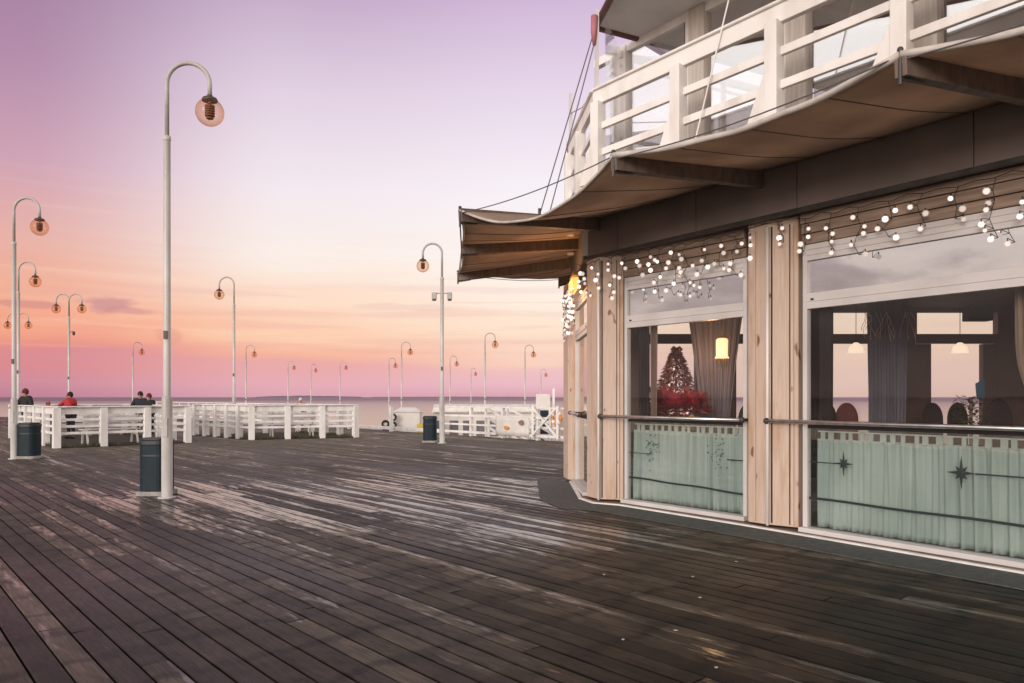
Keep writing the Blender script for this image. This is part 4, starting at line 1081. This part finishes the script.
def drape(a, b, matl, label, pinch, freq=6, seed=0, z0=.08, z1=3.05, amp=.03):
    m, rows = wave_sheet(a, b, z0, z1, amp, freq, None, '', pinch=pinch, nv=26, nu=70, seed=seed)
    return m.build('drape', matl, smooth=True, label=label, cat='drape', group='floor-length drapes inside the restaurant')
tie = lambda k, zt: (lambda v: 1-k*math.exp(-((v-zt)/.16)**2))
drape(W0+d1*.07-FN*.2, W0+d1*.22-FN*.2, M['drape_dark'], 'near-black narrow drape at the left edge of the left window', None, 3)
drape(W0+d1*.20-FN*.26, W0+d1*.33-FN*.26, M['drape_tan'], 'tan drape edge just inside the left window, beside the christmas tree', lambda v: .5+.5*v, 2, 3)
drape(Vector((2.52,10.95)), Vector((3.42,10.95)), M['drape_blue'], 'grey-blue tied-back drape in front of the lit lamp in the left window', lambda v: .42+.58*max(0,(v-.25)/.75)**1.3, 8, 5)
drape(W2+FD*.06-FN*.2, W2+FD*.21-FN*.2, M['drape_dark'], 'black-brown drape at the left edge of the large right window', lambda v: .62+.38*v, 4, 7)
drape(Vector((4.72,10.0)), Vector((5.28,10.0)), M['drape_blue'], 'slate drape hanging in the middle of the large right window', lambda v: .8+.2*v, 10, 9)
drape(W2+FD*1.92-FN*.35, W2+FD*2.7-FN*.35, M['drape_tan'], 'brown tied drape at the right edge of the large right window', lambda v: 1-.35*math.exp(-((v-.42)/.12)**2), 9, 11)
drape(Vector((5.2,13.2)), Vector((5.55,13.2)), M['drape_dark'], 'narrow dark drape against the back windows, left of the slate drape', None, 4, 13)
drape(Vector((3.4,13.2)), Vector((3.95,13.2)), M['drape_tan'], 'tan drape against the back windows seen behind the christmas tree', None, 4, 15)
# twigs decorating the slate drape
m = MB(); R = random.Random(2)
for k in range(16):
    x = 4.6+R.random()*.7; z = 2.62; pth = [(x, 9.93, z)]
    for q_ in range(4): x += R.uniform(-.05,.05); z -= R.uniform(.05,.13); pth.append((x, 9.93-R.random()*.03, z))
    m.tube(pth, .003, 5)
m.build('hanging_twigs', M['sail_edge'], label='silvery twigs hanging over the slate drape in the right window', cat='decoration')

# ------------------------------------------------------------------ room things
t = thing('hanging_lamp', (3.22,11.0,0), 'lit warm lamp with crystal drops glowing against the grey-blue drape in the left window', 'lamp')
lxm, lym = lx(722,10.1), 10.1
ORG[t] = Vector((lxm,lym,0)); t.location = (lxm,lym,.07)
ORG[t] = Vector((lxm,lym,.07))
m = MB(); m.tube([(lxm,lym,3.09),(lxm,lym,2.30)], .006, 6); m.lathe([(.03,2.28),(.035,2.31),(.01,2.33)], (lxm,lym,0), 12); m.build('cord', M['brass'], t)
for k in range(14):
    a = 2*pi*k/14; m = MB(); hh = 1.90+.05*(k%3); m.tube([(lxm+.075*cos(a),lym+.075*sin(a),2.03),(lxm+.06*cos(a),lym+.06*sin(a),hh)], .006, 5); m.build('crystal_drop', M['brass'], t)
pl_ = bpy.data.lights.new('lamp_bulb', 'POINT'); pl_.energy = 22; pl_.color = (1,.55,.25); pl_.shadow_soft_size = .1
po_ = bpy.data.objects.new('lamp_bulb', pl_); COL.objects.link(po_); po_.location = (lxm-.02, lym+.32, 2.1)
m = MB(); m.lathe([(.095,2.02),(.075,2.06),(.08,2.27),(.055,2.29)], (lxm,lym,0), 18); m.build('shade', M['sconce'], t, smooth=False)
# christmas tree
cx, cy = lx(676,11.7), 11.7
t = thing('christmas_tree', (cx,cy,.07), 'frosted christmas tree with pink bow and red decorations in the left window', 'christmas tree')
m = MB(); R = random.Random(21)
for k in range(3200):
    h = R.random()**1.15; z = .35+1.85*h; rmax = .70*(1-h)**.9+.03; a = R.random()*2*pi; r = rmax*(.35+.65*sqrt(R.random()))
    c = Vector((cx+r*cos(a), cy+r*sin(a), z+R.uniform(-.02,.02))); o = Vector((cos(a)*.08, sin(a)*.08, -.03+R.uniform(-.03,.04)))
    sd = Vector((-sin(a), cos(a), R.uniform(-.4,.4)))*.016
    m.add([c-sd, c+sd, c+o+sd*.3, c+o-sd*.3, c+o*.5+Vector((0,0,.014))], [(0,1,4),(1,2,4),(2,3,4),(3,0,4),(3,2,1,0)])
m.build('branches', M['tinsel'], t)
m = MB(); m.tube([(cx,cy,.07),(cx,cy,2.1)], [.04,.01], 8); m.build('trunk', M['plinth'], t)
m = MB(); m.sphere((cx,cy,.2), (.2,.2,.14), 14, 8); m.build('pot', M['redleaf'], t, smooth=True)
bw = MB()
for s_ in (-1,1):
    bw.tube([(cx,cy-.03,2.24),(cx+s_*.05,cy-.05,2.27),(cx+s_*.075,cy-.05,2.24),(cx+s_*.05,cy-.05,2.21),(cx,cy-.03,2.24)], .026, 6); bw.tube([(cx,cy-.03,2.24),(cx+s_*.05,cy-.05,2.10)], .02, 6)
bw.build('bow', M['tinsel'], t, smooth=True)
for k in range(64):
    h = R.random(); z = .5+1.6*h; r = .56*(1-h)**.9+.05; a = R.uniform(-2.9,-.2); m = MB(); m.sphere((cx+r*cos(a), cy+r*sin(a), z), .022, 8, 6)
    m.build('bauble', (M['redleaf'], M['bulb'], M['bulb'])[k % 3], t, smooth=True)
def poinsettia(x, y, z, label, s=1.0, seed=0):
    t = thing('poinsettia', (x,y,.07), label, 'plant', 'red poinsettias inside the left window'); R = random.Random(seed); m = MB()
    for k in range(110):
        a = R.random()*6.28; e = R.uniform(-.2,1.2); L_ = R.uniform(.04,.19)*s; d_ = Vector((cos(a)*cos(e), sin(a)*cos(e), sin(e)))
        p = Vector((x,y,z))+d_*L_*.8; sd = d_.cross(Vector((0,0,1))).normalized()*.035*s
        m.add([p, p+d_*.06+sd, p+d_*.14*s, p+d_*.06-sd, p+d_*.07-Vector((0,0,.01))], [(0,1,2),(0,2,3),(0,4,1),(1,4,2),(2,4,3),(3,4,0)])
    m.build('bracts', M['redleaf'], t)
    m = MB(); m.lathe([(.08,z-.3),(.11,z-.1)], (x,y,0), 12); m.build('pot', M['brass'], t)
    m = MB(); m.lathe([(.14,.07),(.14,.1),(.03,.12),(.03,z-.32),(.16,z-.31),(.16,z-.301)], (x,y,0), 12); m.build('stand', M['room_wall'], t)
poinsettia(lx(661,10.9), 10.9, 1.27, 'red poinsettia on a stand below the christmas tree, leftmost of three', 1.7, 1)
poinsettia(lx(676,10.7), 10.7, 1.33, 'tall red poinsettia in the middle below the christmas tree', 1.2, 3)
poinsettia(lx(693,10.8), 10.8, 1.33, 'red poinsettia on a stand below the christmas tree, rightmost, before the drape', 1.25, 2)
# chairs
def make_chair(matl):
    t = thing('dining_chair', (0,0,0), '', 'chair', 'high round-backed restaurant chairs')
    m = MB(); m.prism(rrect(.46,.46,.1), .40, .48); m.build('seat', matl, t, bevel=.02)
    P = [(-.20,.52),(.20,.52)] + [(.20*cos(a)*1.02, 1.12+.29*sin(a)) for a in [pi*i/14 for i in range(15)]]
    vs = [(x, -.2, z) for x, z in P] + [(x, -.26, z) for x, z in P]; n = len(P)
    m = MB(); m.add(vs, [tuple(range(n)), tuple(range(n,2*n))[::-1]]+[(i,n+i,n+(i+1)%n,(i+1)%n) for i in range(n)]); m.build('backrest', matl, t, bevel=.02)
    for sx in (-.19,.19):
        for sy in (-.19,.19):
            m = MB(); m.beam((sx,sy,.40),(sx*1.05,sy*1.08,0),.035,.035); m.build('leg', M['room_wall'], t)
    return t
ch = make_chair(M['chair_dark'])
spots = [(925,12.3,.0,'dark round-backed chair right of the slate drape, first of the pair'),(949,12.6,.1,'dark round-backed chair right of the slate drape, second of the pair'),(742,11.6,.2,'dark round-backed chair at the right end of the left window'),(818,12.0,.3,'dark round-backed chair half behind the black-brown drape')]
for i, (x, y, a, l) in enumerate(spots):
    o = ch if i == 0 else copy_tree(ch); o.location = (lx(x,y), y, .07); o.rotation_euler = (0,0,a); o['label'] = l; o.scale = (.85,.9,.95)
cr = make_chair(M['chair_red']); cr.scale = (.9,.9,.95); cr.location = (lx(841,12.2),12.2,.07); cr['label'] = 'dusty red round-backed chair in the left part of the right window'
cq = copy_tree(cr, label='dusty red round-backed chair beneath the christmas tree'); cq.location = (lx(655,12.2),12.2,.07)
ck = copy_tree(ch, label='dark chair with a coat over it beside the blue-ribboned plant'); ck.location = (lx(988,9.4),9.4,.07); ck.scale = (.8,.9,1.0)
t = thing('dining_table', (lx(890,10.2),10.2,.07), 'dark dining table between chairs inside the right window', 'table')
X, Y = lx(895,10.6), 10.6
ORG[t] = Vector((X,Y,.07)); t.location = (X,Y,.07)
m = MB(); m.box(X,Y,.80,1.6,.8,.04); m.build('tabletop', M['room_wall'], t, bevel=.01)
for sx in (-.7,.7):
    for sy in (-.32,.32): m = MB(); m.box(X+sx,Y+sy,.425,.06,.06,.71); m.build('leg', M['room_wall'], t)
# potted plant with blue ribbon
X, Y = lx(971,9.0), 9.0
t = thing('potted_plant', (X,Y,.07), 'tall potted plant with a blue ribbon at the right of the right window', 'plant')
m = MB(); R = random.Random(31)
for k in range(260):
    a = R.random()*6.28; z = 1.05+R.random()*.45; r = R.random()**.6*.17; c = Vector((X+r*cos(a), Y+r*sin(a), z)); o = Vector((cos(a)*.05, sin(a)*.05, R.uniform(-.03,.04))); sd = Vector((-sin(a),cos(a),0))*.018
    m.add([c, c+o*.5+sd, c+o, c+o*.5-sd, c+o*.5+Vector((0,0,.006))], [(0,1,4),(1,2,4),(2,3,4),(3,0,4),(0,3,2,1)])
m.build('foliage', M['leaf'], t)
m = MB(); m.tube([(X,Y,.9),(X,Y,1.5)], .02, 8); m.build('stem', M['plinth'], t)
m = MB(); m.lathe([(.13,.07),(.17,.9),(.16,.92)], (X,Y,0), 16); m.build('pot', M['chair_dark'], t)
m = MB(); m.add([(X-.01,Y-.1,1.66),(X+.11,Y-.1,1.72),(X+.10,Y-.1,1.5),(X+.03,Y-.1,1.48),(X+.01,Y-.07,1.62),(X+.11,Y-.06,1.70),(X+.10,Y-.06,1.5),(X+.03,Y-.06,1.48)], [(0,1,2,3),(7,6,5,4),(0,4,5,1),(1,5,6,2),(2,6,7,3),(3,7,4,0)]); m.build('ribbon', M['blue'], t)
# loudspeaker
t = thing('loudspeaker', (lx(983,13),13.2,2.9), 'small black loudspeaker high on the back wall seen in the right window', 'loudspeaker')
m = MB(); m.box(lx(983,13),13.15,2.95,.42,.22,.24); m.build('cabinet', M['black'], t, bevel=.01)
m = MB(); m.box(lx(983,13),13.29,3.0,.08,.12,.08); m.build('bracket', M['dark_metal'], t)
# lamp-shaped glows standing in for faint reflections in the glass
for i, (x, y, l) in enumerate(((856,12.4,'faint lamp-shaped glow for a reflection left of the slate drape'),(960,12.4,'faint lamp-shaped glow for a reflection right of the slate drape'))):
    X = lx(x,y); t = thing('reflection_glow', (X,y,3.1), l, 'lamp', 'lamp-shaped glows for reflections in the right window')
    m = MB(); m.tube([(X,y,3.09),(X,y,2.40)], .005, 6); m.build('cord', M['wire'], t)
    m = MB(); m.lathe([(.13,2.23),(.10,2.34),(.03,2.40)], (X,y,0), 16); m.build('shade', M['pale_glow'] if 'pale_glow' in M else M.setdefault('pale_glow', emit('pale_reflection_glow', (1,.78,.58), .95)), t, smooth=True)  # glowing shape standing in for the reflection, not a real lampshade

# scraps on the deck
for i, (px, py, l) in enumerate(((693,577,'pale scrap on the boards nearest the mat'),(700,598,'pale scrap lying furthest right among the two by the dark patch'),(676,631,'pale scrap on the boards in the dark middle foreground'),(604,575,'pale scrap on the boards left of the others'),(716,668,'pale scrap at the bottom of the dark boards'),(623,640,'pale fleck at the lower centre of the deck'),(736,562,'tiny pale fleck close to the mat'))):
    d_ = 1.5*750/(py-397); X = lx(px, d_); R = random.Random(40+i); n = 7; r = .014
    P = [(X+cos(2*pi*k/n)*r*R.uniform(.5,1.3), d_+sin(2*pi*k/n)*r*R.uniform(.5,1.2)) for k in range(n)]
    m = MB(); m.prism(P, .0035, .0065); m.build('litter_scrap', M['litter'], label=l, cat='litter', group='pale scraps scattered on the deck')

# ------------------------------------------------------------------ world
def world():
    w = bpy.data.worlds.new("World"); SC.world = w; w.use_nodes = True; N = w.node_tree.nodes; L = w.node_tree.links
    bg = N['Background']; out = N['World Output']
    tc = N.new('ShaderNodeTexCoord'); sx = N.new('ShaderNodeSeparateXYZ'); L.new(tc.outputs['Generated'], sx.inputs[0])
    def math_(op, a, b=0, c=None, clamp=False):
        n = N.new('ShaderNodeMath'); n.operation = op; n.use_clamp = clamp
        for i, x in enumerate((a, b) if c is None else (a, b, c)):
            if isinstance(x, (int, float)): n.inputs[i].default_value = x
            else: L.new(x, n.inputs[i])
        return n.outputs[0]
    def mr(v, a, b, c=0, d=1, t='SMOOTHSTEP'):
        n = N.new('ShaderNodeMapRange'); n.interpolation_type = t; L.new(v, n.inputs['Value'])
        for k, x in zip(('From Min','From Max','To Min','To Max'), (a,b,c,d)): n.inputs[k].default_value = x
        return n.outputs[0]
    def ramp(f, els):
        r = N.new('ShaderNodeValToRGB'); e = r.color_ramp.elements; r.color_ramp.interpolation = 'EASE' if False else 'LINEAR'
        e[0].position, e[0].color = els[0]; e[1].position, e[1].color = els[-1]
        for q_, c in els[1:-1]: x = e.new(q_); x.color = c
        L.new(f, r.inputs[0]); return r.outputs[0]
    def mix(f, a, b, t='MIX'):
        n = N.new('ShaderNodeMixRGB'); n.blend_type = t
        for i, x in enumerate((f, a, b)):
            if isinstance(x, (int, float)): n.inputs[i].default_value = x
            elif isinstance(x, tuple): n.inputs[i].default_value = x
            else: L.new(x, n.inputs[i])
        return n.outputs[0]
    X, Y, Z = sx.outputs
    az = math_('ARCTAN2', X, Y)
    # gentle wobble of the bands
    mp = N.new('ShaderNodeMapping'); mp.inputs['Scale'].default_value = (1.6,1.6,14); L.new(tc.outputs['Generated'], mp.inputs[0])
    n1 = N.new('ShaderNodeTexNoise'); n1.inputs['Scale'].default_value = 2.2; n1.inputs['Detail'].default_value = 6; L.new(mp.outputs[0], n1.inputs['Vector'])
    wob = math_('MULTIPLY_ADD', n1.outputs['Fac'], .075, -.0375)
    lowmask = mr(Z, .0, .05, 0, 1); himask = mr(Z, .10, .22, 1, .12)
    zz = math_('ADD', Z, math_('MULTIPLY', math_('MULTIPLY', wob, lowmask), himask))
    f = math_('MULTIPLY', zz, 2.0, clamp=True)
    left = ramp(f, [(0,srgb(188,128,150)), (.035,srgb(206,138,154)), (.085,srgb(218,134,140)), (.12,srgb(234,146,130)), (.17,srgb(243,162,134)), (.25,srgb(240,174,148)), (.36,srgb(230,175,165)), (.52,srgb(205,160,178)), (.72,srgb(178,138,168)), (1,srgb(150,118,152))])
    right = ramp(f, [(0,srgb(215,160,175)), (.03,srgb(232,184,196)), (.075,srgb(238,190,192)), (.11,srgb(246,204,188)), (.17,srgb(252,224,200)), (.26,srgb(253,236,222)), (.38,srgb(252,244,241)), (.55,srgb(246,238,244)), (.75,srgb(231,214,232)), (1,srgb(200,170,208))])
    mid = ramp(f, [(0,srgb(216,164,178)), (.035,srgb(228,170,181)), (.08,srgb(232,165,164)), (.115,srgb(244,178,154)), (.17,srgb(251,202,172)), (.25,srgb(252,220,198)), (.36,srgb(250,237,229)), (.52,srgb(243,231,237)), (.72,srgb(226,209,225)), (1,srgb(184,152,188))])
    c = mix(mr(az, -.60, -.28), left, mid); c = mix(mr(az, -.28, .06), c, right)
    c = mix(mr(az, .12, .3), c, mix(mr(Z, .0, .2, .7, .25), right, (.80,.60,.47,1)))
    # far-right sky seen through the rooms
    m4 = N.new('ShaderNodeMapping'); m4.inputs['Scale'].default_value = (2.2,2.2,46); L.new(tc.outputs['Generated'], m4.inputs[0])
    n4 = N.new('ShaderNodeTexNoise'); n4.inputs['Scale'].default_value = 1.7; n4.inputs['Detail'].default_value = 8; n4.inputs['Distortion'].default_value = .4; L.new(m4.outputs[0], n4.inputs['Vector'])
    st = math_('MULTIPLY', mr(n4.outputs['Fac'], .50, .68, 0, 1), math_('MULTIPLY', mr(Z, .02, .06, 0, 1), mr(Z, .11, .24, 1, 0)))
    c = mix(math_('MULTIPLY', st, .20), c, srgb(222,150,158))
    st2 = math_('MULTIPLY', mr(n4.outputs['Fac'], .48, .30, 0, 1), math_('MULTIPLY', mr(Z, .03, .08, 0, 1), mr(Z, .14, .30, 1, 0)))
    c = mix(math_('MULTIPLY', st2, .20), c, srgb(255,222,196))
    # the side and back of the sky: lilac-grey broken cloud, brightened out of view as fill light
    mp2 = N.new('ShaderNodeMapping'); mp2.inputs['Scale'].default_value = (2,2,6); L.new(tc.outputs['Generated'], mp2.inputs[0])
    n2 = N.new('ShaderNodeTexNoise'); n2.inputs['Scale'].default_value = 2.4; n2.inputs['Detail'].default_value = 7; n2.inputs['Roughness'].default_value = .55; L.new(mp2.outputs[0], n2.inputs['Vector'])
    cl = ramp(n2.outputs['Fac'], [(.38,srgb(140,128,134)), (.48,srgb(178,166,168)), (.56,srgb(232,218,212)), (.72,srgb(250,238,228))])
    bk = ramp(math_('MULTIPLY', Z, 1.0, clamp=True), [(0,srgb(190,160,155)), (.12,srgb(215,190,182)), (.4,srgb(222,210,208)), (1,srgb(190,180,190))])
    back = mix(mr(Z, .0, .25, .3, .8), bk, cl); back = mix(mr(Z, .22, .36, 0, .85), back, (1.0,.95,.92,1))
    ab = math_('ABSOLUTE', az)
    c = mix(mr(ab, .85, 1.45), c, back)
    bo = mr(ab, .95, 1.7, 1, 1.45); bc = N.new('ShaderNodeCombineXYZ'); [L.new(bo, bc.inputs[i]) for i in range(3)]; c = mix(1.0, c, bc.outputs[0], 'MULTIPLY')
    # overhead: dim lilac
    c = mix(mr(Z, .5, .85), c, (.50,.46,.45,1))
    # thin mauve clouds low on the left
    def cloud(ac, zc, aw, zw, amt, col, c, seed):
        da = math_('DIVIDE', math_('SUBTRACT', az, ac), aw); dz = math_('DIVIDE', math_('SUBTRACT', Z, zc), zw)
        r2 = math_('SQRT', math_('ADD', math_('MULTIPLY', da, da), math_('MULTIPLY', dz, dz)))
        m3 = N.new('ShaderNodeMapping'); m3.inputs['Scale'].default_value = (9,9,26); m3.inputs['Location'].default_value = (seed,0,0); L.new(tc.outputs['Generated'], m3.inputs[0])
        n3 = N.new('ShaderNodeTexNoise'); n3.inputs['Scale'].default_value = 2.4; n3.inputs['Detail'].default_value = 5; L.new(m3.outputs[0], n3.inputs['Vector'])
        v = math_('SUBTRACT', math_('MULTIPLY_ADD', n3.outputs['Fac'], 1.6, .2), r2)
        return mix(mr(v, 0, .55, 0, amt), c, col)
    c = cloud(-.496, .108, .030, .013, .60, srgb(188,128,140), c, 1.3)
    c = cloud(-.470, .102, .035, .006, .45, srgb(196,130,138), c, 2.1)
    c = cloud(-.575, .104, .04, .006, .5, srgb(196,122,125), c, 4.3)
    c = cloud(-.13, .118, .10, .006, .28, srgb(225,180,180), c, 7.0)
    c = cloud(-.43, .072, .02, .012, .3, srgb(212,128,132), c, 9.0)
    sky = N.new('ShaderNodeTexSky'); sky.sky_type = 'NISHITA'; sky.sun_disc = False
    sky.sun_elevation = radians(9); sky.sun_rotation = radians(-152)
    sc = mix(1.0, c, mix(1.0, sky.outputs[0], (.006,.006,.006,1), 'MULTIPLY'), 'ADD')
    L.new(sc, bg.inputs[0]); bg.inputs[1].default_value = 1.0
world()
sl = bpy.data.lights.new('sun', 'SUN'); sl.energy = 2.3; sl.angle = radians(24); sl.color = (1,.89,.81)
so = bpy.data.objects.new('sun', sl); COL.objects.link(so)
elev, azs = radians(9), radians(-152)
dv = Vector((sin(azs)*cos(elev), cos(azs)*cos(elev), sin(elev)))
so.rotation_euler = dv.to_track_quat('Z', 'Y').to_euler()

# ------------------------------------------------------------------ camera
cam = bpy.data.cameras.new('camera'); co = bpy.data.objects.new('camera', cam); COL.objects.link(co)
co.location = (0,0,1.5); co.rotation_euler = (pi/2,0,0); cam.sensor_width = 36; cam.lens = 750/1024*36
cam.shift_y = 55.5/1024; cam.clip_end = 20000; cam.clip_start = .05
SC.camera = co
SC.render.engine = 'CYCLES'; SC.render.resolution_x = 1024; SC.render.resolution_y = 683
SC.cycles.transparent_max_bounces = 24; SC.cycles.max_bounces = 6
SC.view_settings.view_transform = 'Standard'; SC.view_settings.look = 'None'; SC.view_settings.exposure = 0; SC.view_settings.gamma = 1
